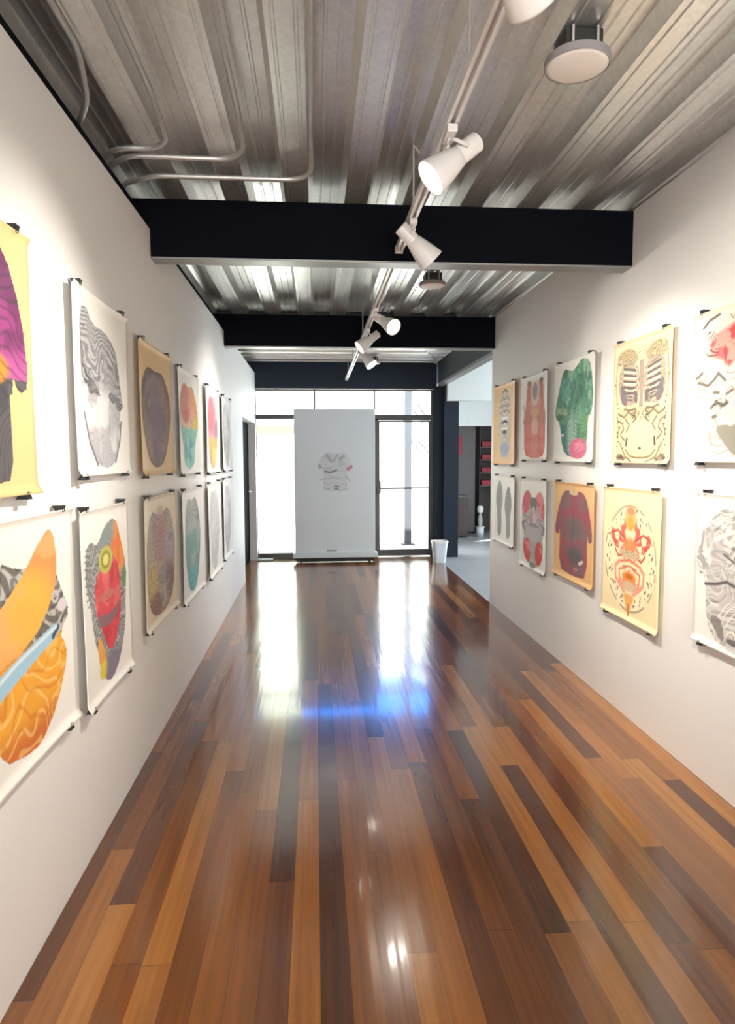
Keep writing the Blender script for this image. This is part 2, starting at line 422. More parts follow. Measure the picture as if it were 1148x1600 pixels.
# ------------------------------------------------------------------ side room
bm = NB(); box(bm, 1.872, 5.0, 9.30, 9.42, 2.275, 2.84)
struct('soffit_wall', bm, M['white_trim'], 'white dropped soffit over the side room', 'wall')
struct('ceiling_side', box(NB(), XR+0.2, 5.0, 6.5, 9.30, 2.86, 2.92), M['white_trim'], 'white ceiling of the side room', 'ceiling')
struct('ceiling_side', box(NB(), XR+0.33, 5.0, 9.42, 14.2, 2.80, 2.86), M['white_trim'], 'white ceiling deep in the side room', 'ceiling')
bm = NB(); box(bm, 2.12, 5.0, 11.60, 11.70, 2.02, 2.80); box(bm, 4.0, 5.0, 11.60, 11.70, 0, 2.02)
struct('wall_side_far', bm, M['white_trim'], 'white wall over the dark doorway of the side room', 'wall')
bm = NB(); box(bm, 5.0, 5.1, 6.4, 6.95, 0, 2.93); box(bm, 5.0, 5.1, 9.65, 14.2, 0, 2.93); box(bm, 5.0, 5.1, 6.95, 9.65, 0, 0.72); box(bm, 5.0, 5.1, 6.95, 9.65, 2.38, 2.93)
struct('window_3', box(NB(), 5.04, 5.05, 6.95, 9.65, 0.72, 2.38), M['glass'], 'unseen wide window added to the side room', 'window')  # window put in where the side area fill shines from
struct('wall_side_right', bm, M['white_trim'], 'white wall on the far side of the side room', 'wall')
struct('wall_side_near', box(NB(), XR+0.12, 5.0, 6.40, 6.50, 0, 2.93), M['white_trim'], 'white wall closing the near end of the side room', 'wall')
bm = NB(); box(bm, 2.06, 2.12, 9.80, 10.05, 0, 2.93); box(bm, 2.06, 2.12, 10.95, 14.2, 0, 2.93); box(bm, 2.06, 2.12, 10.05, 10.95, 2.2, 2.93)
struct('wall_side_left', bm, M['render_white'], 'white wall beside the outdoor yard with a doorway into the side room', 'wall')
bm = NB(); box(bm, 2.20, 5.0, 14.1, 14.2, 0, 2.8); box(bm, 2.20, 2.95, 14.06, 14.1, 0, 2.5)
struct('wall_dark_back', bm, M['brown_panel'], 'grey brown panelled wall deep in the side room', 'wall')
t = empty('display_screen', (2.95, 12.6, 0)); tag(t, 'tall grey standing partition panel inside the dark doorway', 'screen')
obj('screen_panel', box(NB(), -0.28, 0.12, 0, 0.05, 0.03, 2.3), M['grey_panel'], t)
for x in (-0.27, 0.09): obj('foot', box(NB(), x, x+0.03, -0.12, 0.17, 0, 0.03), M['frame'], t)
t = empty('red_print', (2.66, 11.72, 1.66)); tag(t, 'dull red print hanging at the edge of the dark doorway', 'poster')
t.location = (2.735, 12.588, 1.52)
obj('print_sheet', box(NB(), -0.06, 0.07, -0.008, 0.008, 0, 0.36), M['red'], t)
# shelf unit with red goods against the dark wall
t = empty('shelf_unit', (3.4, 12.7, 0)); tag(t, 'dark shelf unit with red packets in the dark doorway', 'shelf')
bm = NB(); box(bm, -0.22, -0.2, 0, 0.3, 0, 2.2); box(bm, 0.4, 0.42, 0, 0.3, 0, 2.2); box(bm, -0.2, 0.4, 0.28, 0.3, 0, 2.2); obj('carcass', bm, M['brown_panel'], t)
for z in (0.9, 1.15, 1.4, 1.65): obj('shelf', box(NB(), -0.2, 0.4, 0, 0.28, z, z+0.02), M['grey_panel'], t)
for z, lab in ((0.92, 'lowest'), (1.17, 'second lowest'), (1.42, 'second highest'), (1.67, 'highest')):
    tag(obj('packet_box', box(NB(), 3.23, 3.5, 12.72, 12.9, z+0.001, z+0.10, 0.008), M['red']), 'dull red packet on the %s shelf of the dark shelf unit' % lab, 'packet', 'red packets on the shelf unit')
# low dark cabinet just inside
t = empty('low_cabinet', (2.62, 11.9, 0)); tag(t, 'low dark cabinet beside the column in the side room', 'cabinet')
obj('body', box(NB(), -0.1, 0.16, 0, 0.4, 0.02, 0.74, 0.01), M['brown_panel'], t); obj('cabinet_top', box(NB(), -0.12, 0.18, -0.02, 0.42, 0.74, 0.77, 0.004), M['grey_panel'], t)
# bucket with a bottle
t = empty('bucket', (3.03, 12.0, 0)); tag(t, 'small white bucket on the floor of the dark doorway', 'bucket')
obj('body', lathe(NB(), [(0, 0), (0.062, 0), (0.075, 0.19), (0.068, 0.19), (0.056, 0.012), (0, 0.012)], (0, 0, 0), (0, 0, 1)), M['bin'], t, True)
obj('rim', lathe(NB(), [(0.075, 0.18), (0.081, 0.18), (0.081, 0.195), (0.069, 0.195)], (0, 0, 0), (0, 0, 1)), M['enamel'], t, True)
t = empty('bottle', (3.03, 12.0, 0.013)); tag(t, 'slim clear bottle with a white top standing in the small bucket', 'bottle')
obj('body', lathe(NB(), [(0, 0), (0.04, 0), (0.04, 0.34), (0.018, 0.41), (0.018, 0.44), (0, 0.44)], (0, 0, 0), (0, 0, 1)), M['plaster'], t, True)
obj('cap', lathe(NB(), [(0.0, 0.44), (0.045, 0.44), (0.056, 0.48), (0.056, 0.53), (0.03, 0.565), (0, 0.565)], (0, 0, 0), (0, 0, 1)), M['enamel'], t, True)

# ------------------------------------------------------------------ outdoors
struct('ground', box(NB(), -14, 16, YE+0.03, 30, -0.10, -0.03), M['ground'], 'bright pale paving outside the glass front', 'ground')
bm = NB(); box(bm, -9, -0.38, 15.0, 15.4, -0.05, 6.2)
struct('wall_yard_tall', bm, M['render_green'], 'tall pale green building wall across the yard', 'wall')
struct('trim_2', box(NB(), -9, -0.38, 14.85, 15.0, 2.0, 2.18), M['beige'], 'beige ledge across the pale building wall outside', 'ledge')
struct('wall_yard', box(NB(), -0.38, 7, 15.2, 15.5, -0.05, 3.72), M['render_white'], 'low white wall across the yard', 'wall')
t = empty('yard_post', (1.58, 11.3, -0.03)); tag(t, 'grey outdoor post standing beyond the glass door', 'post')
obj('shaft', box(NB(), -0.06, 0.06, -0.06, 0.06, 0.02, 3.2), M['post_grey'], t); obj('base_plate', box(NB(), -0.11, 0.11, -0.11, 0.11, 0, 0.02), M['post_grey'], t)
def awning(x, y, z, w, h, ln, label):
    t = empty('yard_awning', (x, y, z)); tag(t, label, 'awning')
    bm = NB(); extrude_profile(bm, [(-w, 0), (0, h), (0, h+0.03), (-w, 0.03)], 0, ln, close=True); obj('awning_sheet', bm, M['render_blue'], t)
    for yy in (0.08, ln-0.1): obj('awning_strut', tube(NB(), [(-w*0.6, yy, h*0.4), (-0.005, yy, -0.15)], 0.012, 8), M['post_grey'], t)
awning(2.055, 11.9, 2.28, 0.34, 0.36, 0.9, 'pale blue sloping awning on the yard wall, higher of the two beyond the glass door')
awning(2.055, 11.9, 1.70, 0.34, 0.22, 0.9, 'pale blue sloping awning on the yard wall, lower of the two beyond the glass door')

# ------------------------------------------------------------------ display board on wheels
W0, W1, WY = -0.295, 0.843, 9.36
t = empty('display_board', ((W0+W1)/2, WY, 0)); tag(t, 'tall white movable board with a shirt drawing before the glass front', 'display board')
hw = (W1-W0)/2
obj('board', box(NB(), -hw, hw, 0.0, 0.10, 0.13, 2.155, 0.004), M['panel'], t)
obj('plinth', box(NB(), -hw-0.03, hw+0.03, -0.05, 0.15, 0.062, 0.13, 0.006), M['panel'], t)
obj('underframe', box(NB(), -hw+0.0, hw-0.0, -0.03, 0.13, 0.0405, 0.0615), M['rubber'], t)
obj('gap_shade', box(NB(), -hw+0.02, hw-0.02, -0.025, -0.015, 0.008, 0.040), M['rubber'], t)  # dark strip standing in for the shadow in the gap under the board
for sxx in (-1, 1):
    for yy in (-0.005, 0.105):
        bm = NB(); lathe(bm, [(0, -0.012), (0.022, -0.012), (0.022, 0.012), (0, 0.012)], (sxx*(hw-0.08), yy, 0.022), (1, 0, 0), 20)
        cst = obj('caster', bm, M['rubber'], t)
        obj('fork', box(NB(), sxx*(hw-0.08)-0.018, sxx*(hw-0.08)+0.018, yy-0.012, yy+0.012, 0.030, 0.040), M['chrome'], cst)
obj('label_strip', box(NB(), -0.12, 0.02, -0.003, 0.0, 0.15, 0.165), M['black_pl'], t)

# ------------------------------------------------------------------ bin
t = empty('waste_bin', (1.735, 9.17, 0)); tag(t, 'small white waste bin on the floor beside the dark column', 'bin')
def rbox(bm, w0, d0, w1, d1, z0, z1, r=0.25, seg=6, thick=0.0):
    def ring(w, d, z):
        R = min(w, d)*r; vs = []
        for cx, cy, a0 in ((w/2-R, d/2-R, 0), (-w/2+R, d/2-R, PI/2), (-w/2+R, -d/2+R, PI), (w/2-R, -d/2+R, 1.5*PI)):
            for k in range(seg+1):
                a = a0 + PI/2*k/seg; vs.append(bm.verts.new((cx+R*math.cos(a), cy+R*math.sin(a), z)))
        return vs
    rings = [ring(w0, d0, z0), ring(w1, d1, z1)]
    if thick: rings += [ring(w1-2*thick, d1-2*thick, z1), ring(w0-2*thick, d0-2*thick, z0+thick)]
    for A, B in zip(rings, rings[1:]):
        for k in range(len(A)): bm.faces.new((A[k], A[(k+1) % len(A)], B[(k+1) % len(A)], B[k]))
    bm.faces.new(rings[0][::-1]); bm.faces.new(rings[-1])
    return bm
obj('body', rbox(NB(), 0.165, 0.15, 0.215, 0.19, 0, 0.285, thick=0.006), M['bin'], t, False)
obj('rim', rbox(NB(), 0.228, 0.203, 0.232, 0.206, 0.276, 0.305, thick=0.014), M['enamel'], t, False)
obj('liner', rbox(NB(), 0.16, 0.14, 0.196, 0.17, 0.10, 0.270, thick=0.003), M['bin_in'], t, False)

# small floor plate at the left foot of the glass front
tag(obj('floor_plate', box(NB(), -0.84, -0.62, 9.50, 9.70, 0.0005, 0.02, 0.004), M['plaster']), 'small grey plate on the floor at the foot of the glass front', 'plate')

# ------------------------------------------------------------------ posters
def hexv(c): return np.array(srgb(*c))
def sstep(a, b, x):
    t = np.clip((x-a)/(b-a), 0, 1); return t*t*(3-2*t)

class Canvas:
    def __init__(s, n, seed, paper):
        s.n = n; g = np.linspace(0, 1, n); s.U, s.V = np.meshgrid(g, g)      # u to the right as seen, v up
        s.rgb = np.ones((n, n, 3))*hexv(paper); s.a = np.zeros((n, n)); s.rs = np.random.RandomState(seed)
        s.px = 1.0/n
    def noise(s, fx, fy, oct=2, rot=0.0):
        U, V = s.U, s.V; r = np.zeros_like(U); amp, tot = 1, 0
        for o in range(oct):
            gx, gy = int(fx*2**o)+3, int(fy*2**o)+3
            G = s.rs.rand(gy, gx); x = U*fx*2**o; y = V*fy*2**o
            i = np.floor(x).astype(int); j = np.floor(y).astype(int); a = x-i; b = y-j
            a = a*a*(3-2*a); b = b*b*(3-2*b)
            r += amp*((G[j, i]*(1-a)+G[j, i+1]*a)*(1-b) + (G[j+1, i]*(1-a)+G[j+1, i+1]*a)*b); tot += amp; amp *= 0.5
        return r/tot
    def put(s, m, c, op=1.0, alpha=True):
        m = np.clip(m, 0, 1)*op
        s.rgb = s.rgb*(1-m[..., None]) + hexv(c)*m[..., None]
        if alpha: s.a = np.maximum(s.a, (m > 0.12)*1.0)
    def ell(s, cx, cy, rx, ry, soft=0.12):
        d = np.sqrt(((s.U-cx)/rx)**2 + ((s.V-cy)/ry)**2); return sstep(1+soft, 1-soft, d)
    def poly(s, pts, it=2, soft=True):
        P = [np.array(p, float) for p in pts]
        for _ in range(it):
            Q = []
            for p, q in zip(P, P[1:]+P[:1]): Q += [0.75*p+0.25*q, 0.25*p+0.75*q]
            P = Q
        ins = np.zeros(s.U.shape, bool)
        for p, q in zip(P, P[1:]+P[:1]):
            c = (p[1] > s.V) != (q[1] > s.V)
            xi = (q[0]-p[0])*(s.V-p[1])/((q[1]-p[1]) or 1e-9) + p[0]
            ins ^= c & (s.U < xi)
        return ins*1.0
    def line(s, pts, w):
        d = np.full(s.U.shape, 9.0)
        for (x0, y0), (x1, y1) in zip(pts, pts[1:]):
            dx, dy = x1-x0, y1-y0; L2 = dx*dx+dy*dy or 1e-9
            t = np.clip(((s.U-x0)*dx+(s.V-y0)*dy)/L2, 0, 1)
            d = np.minimum(d, np.hypot(s.U-x0-t*dx, s.V-y0-t*dy))
        return sstep(w+s.px, max(w-s.px, 0), d)
    def waves(s, f, warp, wf, thr, seed=0):
        """ink lines of a warped contour field"""
        n1 = s.noise(wf, wf, 2); n2 = s.noise(wf, wf, 2)
        v = np.sin(2*PI*f*(s.V + warp*(n1-0.5)) + 5*(n2-0.5))
        return sstep(thr, thr+0.35, v)

def mir(half):      # half outline at the right of u = .5, top to bottom -> closed symmetric outline
    return half + [(1-x, y) for x, y in half[::-1]]
TEE = mir([(0.55, 0.88), (0.63, 0.95), (0.80, 0.90), (0.97, 0.62), (0.90, 0.48), (0.79, 0.54), (0.78, 0.05), (0.6, 0.03)])
LONG = mir([(0.54, 0.90), (0.62, 0.95), (0.80, 0.92), (0.93, 0.70), (0.97, 0.42), (0.88, 0.38), (0.82, 0.46), (0.82, 0.06), (0.6, 0.04)])
SLIM = mir([(0.53, 0.90), (0.66, 0.93), (0.80, 0.82), (0.88, 0.60), (0.84, 0.36), (0.72, 0.10), (0.56, 0.04)])
OVAL = mir([(0.54, 0.95), (0.76, 0.89), (0.90, 0.66), (0.90, 0.34), (0.78, 0.10), (0.56, 0.03)])
WHITE, CREAM, TAN, ORANGE_TAN = (236, 233, 226), (244, 226, 178), (226, 196, 138), (226, 176, 112)

def etch(c, b, dark, f=24, warp=.35, wf=5, thr=.35, op=.6, sym=False):
    """fine engraved contour lines inside b"""
    m = c.waves(f, warp, wf, thr)
    if sym: h = c.n//2; m[:, :h] = m[:, ::-1][:, :h]
    c.put(b*m, dark, op)
def sym(c, a):
    a = a.copy(); h = c.n//2; a[:, :h] = a[:, ::-1][:, :h]; return a
def mott(c, b, col, lo, hi, f=8, op=.8, s=False):
    n = c.noise(f, f, 3)
    if s: n = sym(c, n)
    c.put(b*sstep(lo, hi, n), col, op)

def d_purple(c):        # purple sleeved top with a dark lower half
    b = c.poly(LONG, 1); c.put(b, (92, 88, 92)); mott(c, b, (66, 66, 74), .45, .6)
    s = b*((c.V > 0.44) & ((c.U > 0.74) | (c.U < 0.26))); c.put(s, (150, 62, 124)); mott(c, s, (104, 42, 88), .5, .7, 7); c.put(s*sstep(0.58, 0.47, c.V), (188, 92, 156), 0.8)
    c.put(b*sstep(.70, .74, c.V), (104, 52, 92), 0.8); c.put(c.ell(0.5, 0.47, 0.30, 0.08), (222, 146, 52)); c.put(c.ell(0.5, 0.68, 0.14, 0.13), (212, 190, 100)); etch(c, b, (50, 46, 52), 18, .4, 5, .5, .5)
    c.put(b*(c.V < .38)*(np.abs(c.U-.5) > .30), (226, 196, 138), 1)
def d_greylines(c):     # dense grey line work, heavier black patches at both sides
    b = c.poly([(0.14, 0.90), (0.26, 0.92), (0.34, 0.84), (0.56, 0.84), (0.76, 0.78), (0.82, 0.64), (0.86, 0.50), (0.90, 0.42), (0.82, 0.38), (0.82, 0.24), (0.72, 0.08), (0.58, 0.03), (0.36, 0.05), (0.24, 0.20), (0.16, 0.40), (0.12, 0.62)], 1)
    c.put(b, (184, 184, 188)); up = sstep(0.42, 0.56, c.V); etch(c, b*up, (108, 106, 106), 26, .32, 4, -.05, .75); etch(c, b*up, (86, 86, 86), 17, .6, 6, .55, .6)
    etch(c, b*(1-up), (150, 150, 154), 22, .5, 5, .3, .55); mott(c, b*(1-up), (222, 222, 224), .5, .65, 6)
    for p in ([(0.72, 0.64), (0.82, 0.72), (0.86, 0.60), (0.80, 0.54)], [(0.14, 0.62), (0.22, 0.56), (0.34, 0.50), (0.18, 0.48)], [(0.70, 0.50), (0.84, 0.46), (0.90, 0.40), (0.76, 0.38)]):
        q = c.poly(p, 1)*b; c.put(q, (66, 66, 68), 0.9); c.put(q*c.waves(30, .3, 6, .3), (190, 190, 190), .8)
    for p in ([(.22, .52), (.30, .55), (.40, .50), (.46, .44), (.34, .46), (.26, .44)], [(.58, .46), (.66, .50), (.76, .46), (.70, .42)], [(.12, .72), (.18, .70), (.17, .58), (.12, .60)]):
        q = c.poly(p, 1)*b; c.put(q, (112, 112, 114), .8); etch(c, q, (58, 58, 60), 26, .6, 8, .1, .8)
    mott(c, b*up, (158, 156, 156), .5, .62, 9, .55)
    c.put(c.line([(0.16, 0.34), (0.24, 0.18), (0.36, 0.06)], 0.012)+c.line([(0.84, 0.32), (0.80, 0.2), (0.70, 0.07)], 0.012), (122, 122, 128))
def d_mauve(c):
    b = c.poly(mir([(0.54, 0.82), (0.74, 0.84), (0.92, 0.70), (0.96, 0.50), (0.88, 0.28), (0.74, 0.10), (0.56, 0.05)]), 2)
    c.put(b, (136, 112, 108)); mott(c, b, (100, 80, 86), .45, .62, 7); mott(c, b, (160, 138, 126), .55, .7, 9, .6)
    c.put(b*sstep(0.55, 0.9, c.U)*sstep(0.55, 0.72, c.V), (158, 88, 72), .75); c.put(c.ell(0.5, 0.40, 0.2, 0.28, .4), (108, 84, 104), 0.7); c.put(b*sstep(0.74, 0.82, c.V), (98, 90, 86), 0.8)
    etch(c, b, (92, 74, 76), 24, .4, 6, .5, .3); etch(c, b, (170, 148, 138), 19, .4, 6, .6, .25); c.put(b*(1-c.ell(.5, .44, .40, .36, .06)), (92, 74, 72), .6)
def d_orange_teal(c):
    b = c.poly(mir([(0.54, 0.86), (0.72, 0.90), (0.92, 0.72), (0.95, 0.46), (0.80, 0.32), (0.76, 0.10), (0.56, 0.04)]), 1)
    c.put(b, (230, 200, 178)); c.put(b*sstep(0.50, 0.60, c.V)*c.ell(0.34, 0.66, 0.30, 0.25, .3), (226, 134, 112), 0.9); c.put(b*sstep(0.52, 0.70, c.U)*sstep(0.40, 0.5, c.V), (238, 164, 74), 0.95)
    c.put(b*c.ell(0.82, 0.46, 0.16, 0.12, .3), (226, 198, 84)); c.put(b*sstep(0.48, 0.42, c.V), (136, 204, 190), 0.95); c.put(b*c.ell(0.5, 0.24, 0.22, 0.12, .4), (86, 178, 176), 0.9)
    mott(c, b*sstep(.5, .6, c.V), (236, 168, 150), .5, .65, 7, .7); c.put(c.ell(0.36, 0.56, 0.16, 0.07, .3), (224, 106, 92), 0.8); etch(c, b, (120, 116, 116), 20, .4, 5, .55, .35); mott(c, b*sstep(.45, .4, c.V), (170, 222, 210), .55, .7, 9, .7)
def d_red_orange(c):
    b = c.poly(SLIM, 1); c.put(b, (200, 156, 164)); c.put(b*c.ell(0.38, 0.68, 0.28, 0.22, .3), (202, 98, 112), 0.9); c.put(b*c.ell(0.76, 0.46, 0.18, 0.18, .3), (146, 106, 130), 0.9)
    c.put(b*sstep(0.46, 0.38, c.V), (236, 176, 92), 0.95); c.put(b*c.ell(0.6, 0.20, 0.22, 0.1, .3), (228, 202, 104), 0.9); mott(c, b, (176, 120, 130), .55, .7, 8, .6); etch(c, b, (150, 100, 100), 18, .4, 5, .45, .4)
def d_palegrey(c, tone=(190, 188, 188), dk=(140, 140, 142)):
    b = c.poly(SLIM, 1); c.put(b, tone); etch(c, b, dk, 22, .4, 5, .2, .6); mott(c, b, (216, 214, 212), .5, .7, 6, .6); c.put(b*c.ell(.5, .3, .3, .2, .5), dk, .35)
def d_orange(c):        # orange bird-like shapes with grey and blue
    b = c.poly(mir([(0.56, 0.80), (0.74, 0.86), (0.86, 0.66), (0.96, 0.52), (0.84, 0.45), (0.90, 0.36), (0.86, 0.22), (0.68, 0.06)]), 1)
    c.put(b, (112, 108, 102)); etch(c, b, (204, 202, 198), 14, .35, 5, .2, .8); etch(c, b, (66, 64, 62), 20, .4, 6, .6, .7)
    c.put(b*sstep(0.5, 0.44, c.V), (226, 160, 62)); up = c.poly([(0.02, 0.60), (0.4, 0.72), (0.70, 0.92), (0.80, 0.93), (0.84, 0.76), (0.78, 0.62), (0.55, 0.48), (0.1, 0.44)], 1); c.put(up, (236, 150, 84)); c.put(up*c.ell(0.45, 0.62, 0.34, 0.16, .4), (240, 184, 76), 0.9); mott(c, up, (242, 178, 120), .5, .7, 7, .6)
    lo = c.poly([(0.1, 0.40), (0.6, 0.42), (0.86, 0.44), (0.92, 0.32), (0.80, 0.18), (0.66, 0.06), (0.52, 0.03), (0.2, 0.1)], 1); c.put(lo, (234, 166, 58)); c.put(lo*sstep(0.24, 0.08, c.V), (200, 104, 58), 0.9); etch(c, lo, (246, 208, 132), 11, .5, 4, .5, .5); etch(c, lo, (206, 120, 50), 9, .6, 4, .7, .6)
    c.put(c.poly([(0.04, 0.40), (0.5, 0.47), (0.84, 0.51), (0.86, 0.45), (0.55, 0.40), (0.04, 0.30)], 1), (160, 196, 218)); c.put(c.line([(0.76, 0.45), (0.82, 0.48)], 0.014), (70, 80, 98)); c.put(c.line([(.0, .36), (.4, .44), (.8, .485)], .008), (214, 228, 232))
    c.put(c.ell(.87, .57, .05, .03), (214, 206, 210)); c.put(c.ell(.80, .62, .04, .03)-c.ell(.80, .62, .02, .014), (196, 190, 192))
def d_redshirt(c):
    b = c.poly([(0.10, 0.80), (0.22, 0.84), (0.34, 0.80), (0.50, 0.90), (0.74, 0.93), (0.84, 0.80), (0.94, 0.62), (0.90, 0.46), (0.88, 0.28), (0.74, 0.10), (0.56, 0.03), (0.40, 0.06), (0.32, 0.22), (0.22, 0.30), (0.16, 0.52), (0.08, 0.60)], 1)
    c.put(b, (146, 148, 146)); etch(c, b, (88, 88, 92), 22, .35, 6, .2, .7); etch(c, b, (206, 206, 206), 18, .4, 6, .6, .6); c.put(c.ell(0.13, 0.66, 0.07, 0.16)*c.waves(30, .1, 4, 0), (120, 120, 124), 0.8)
    c.put(b*c.ell(0.78, 0.76, 0.16, 0.16, .3), (228, 148, 76)); mott(c, b*c.ell(0.78, 0.74, 0.16, 0.16, .3), (224, 120, 60), .5, .6, 9); c.put(b*c.ell(0.90, 0.56, 0.07, 0.06), (104, 142, 96)); c.put(b*c.ell(0.48, 0.85, 0.22, 0.07, .3), (132, 146, 144), 0.9)
    r = c.poly([(0.26, 0.62), (0.44, 0.70), (0.74, 0.72), (0.82, 0.48), (0.72, 0.26), (0.52, 0.18), (0.38, 0.34), (0.26, 0.46)], 1); c.put(r, (214, 76, 86)); mott(c, r, (226, 116, 112), .5, .65, 8); mott(c, r, (186, 52, 64), .56, .66, 10, .7)
    c.put(c.poly([(0.26, 0.44), (0.6, 0.40), (0.80, 0.46), (0.64, 0.34), (0.34, 0.36)], 1)*b, (124, 108, 112), 0.9); c.put(c.poly([(.3, .52), (.5, .55), (.7, .52), (.6, .49), (.4, .49)], 1), (190, 120, 108), .8); etch(c, r, (150, 70, 78), 18, .5, 6, .7, .5)
    c.put(c.ell(0.50, 0.71, 0.14, 0.075), (194, 188, 92)); c.put(c.ell(0.5, 0.71, 0.10, 0.05)-c.ell(.5, .71, .06, .03), (150, 146, 70)); c.put(c.ell(0.5, 0.71, 0.06, 0.03), (222, 214, 124))
    c.put(c.poly([(0.28, 0.34), (0.36, 0.30), (0.46, 0.14), (0.38, 0.07), (0.30, 0.14)], 1), (228, 160, 72)); c.put(c.ell(0.38, 0.13, 0.08, 0.05), (222, 200, 66)); c.put(c.ell(0.60, 0.10, 0.18, 0.09, .3)*b, (128, 118, 140), 0.9)
def d_multi(c):
    b = c.poly(mir([(0.56, 0.84), (0.76, 0.90), (0.92, 0.70), (0.94, 0.42), (0.88, 0.16), (0.68, 0.05)]), 1)
    c.put(b, (184, 172, 158)); mott(c, b, (156, 148, 152), .45, .6, 6); c.put(c.ell(0.5, 0.66, 0.18, 0.22, .4), (182, 138, 142), 0.85); mott(c, b*sstep(.5, .3, c.V), (160, 106, 94), .46, .6, 5, .9)
    c.put(b*c.ell(0.24, 0.34, 0.14, 0.16, .4), (204, 184, 106), 0.85); c.put(b*c.ell(0.78, 0.25, 0.14, 0.16, .4), (120, 112, 104), 0.8); c.put(b*c.ell(0.78, 0.56, 0.16, 0.12, .4), (172, 166, 186), 0.9); c.put(b*c.ell(.3, .14, .2, .1, .4), (122, 96, 92), .8); etch(c, b, (116, 102, 100), 22, .4, 6, .4, .4); etch(c, b, (210, 198, 184), 17, .4, 6, .6, .4)
def d_teal(c):
    b = c.poly(SLIM, 1); c.put(b, (176, 180, 176)); c.put(b*sstep(0.66, 0.56, c.V), (126, 170, 164), 0.95); c.put(b*sstep(0.34, 0.22, c.V), (112, 180, 182), 0.9); c.put(b*sstep(.66, .76, c.U), (136, 134, 144), 0.7); etch(c, b, (96, 122, 122), 22, .4, 5, .4, .45); mott(c, b, (166, 192, 188), .55, .7, 8, .6)
def d_bluemask(c):
    b = c.poly(mir([(0.54, 0.94), (0.68, 0.88), (0.80, 0.66), (0.80, 0.34), (0.70, 0.12), (0.56, 0.06)]), 1); c.put(b, (224, 208, 190))
    d = np.hypot((c.U-.5)*1.9, c.V-.36)
    c.put(b*(np.sin(d*75) > .3)*sstep(.12, .2, c.V)*sstep(.60, .56, c.V), (120, 126, 138), .75); etch(c, b*sstep(.56, .62, c.V), (132, 132, 136), 26, .3, 5, .2, .7, True)
    for y in (.66, .74, .82): c.put(c.line([(.30, y-.02), (.42, y+.015), (.5, y-.01), (.58, y+.015), (.70, y-.02)], .009), (104, 106, 112), .8)
    c.put(c.poly([(.28, .50), (.5, .565), (.72, .50), (.5, .525)], 1), (44, 44, 50)); c.put(c.ell(.5, .575, .16, .018), (242, 240, 236)); c.put(c.ell(.5, .405, .10, .025), (56, 58, 66)); c.put(c.ell(.5, .45, .18, .014), (242, 240, 236)); c.put(c.ell(.5, .18, .20, .09, .3)*b, (146, 160, 190), .8)
    c.put(c.line([(.38, .9), (.5, .93), (.62, .9)], .010), (90, 90, 92))
def d_salmon(c):
    b = c.poly(mir([(0.60, 0.86), (0.70, 0.96), (0.80, 0.92), (0.84, 0.66), (0.92, 0.52), (0.90, 0.36), (0.90, 0.06), (0.62, 0.02)]), 1); c.put(b, (222, 148, 130)); mott(c, b, (200, 124, 102), .45, .65, 6, .8, True)
    c.put(b*sstep(0.46, 0.36, c.V), (228, 130, 120), 0.9); c.put(c.ell(0.5, 0.30, 0.12, 0.22, .4), (236, 190, 180), 0.9); c.put(c.ell(0.5, 0.1, 0.07, 0.1, .4), (238, 200, 162), 0.9)
    c.put(c.ell(0.5, 0.82, 0.17, 0.19)*(c.V < .93), (226, 204, 194), 0.95); c.put(c.ell(0.5, 0.81, 0.09, 0.10), (150, 148, 150)); mott(c, b*sstep(.45, .35, c.V), (214, 92, 88), .52, .66, 8, .7, True)
    for x in (0.27, 0.73): c.put(c.ell(x, 0.92, 0.08, 0.03, .3), (124, 116, 112), 0.8)
    c.put(c.ell(0.5, 0.57, 0.16, 0.05, .4), (226, 176, 124), 0.9); etch(c, b, (160, 90, 76), 22, .4, 6, .5, .4, True)
    for s in (-1, 1): c.put(c.line([(.5+s*.12, .5), (.5+s*.2, .44), (.5+s*.16, .3), (.5+s*.2, .1)], .012), (188, 96, 84), .8)
    c.put(c.line([(0.08, 0.66), (0.13, 0.54), (0.08, 0.46)], .014), (176, 150, 134))
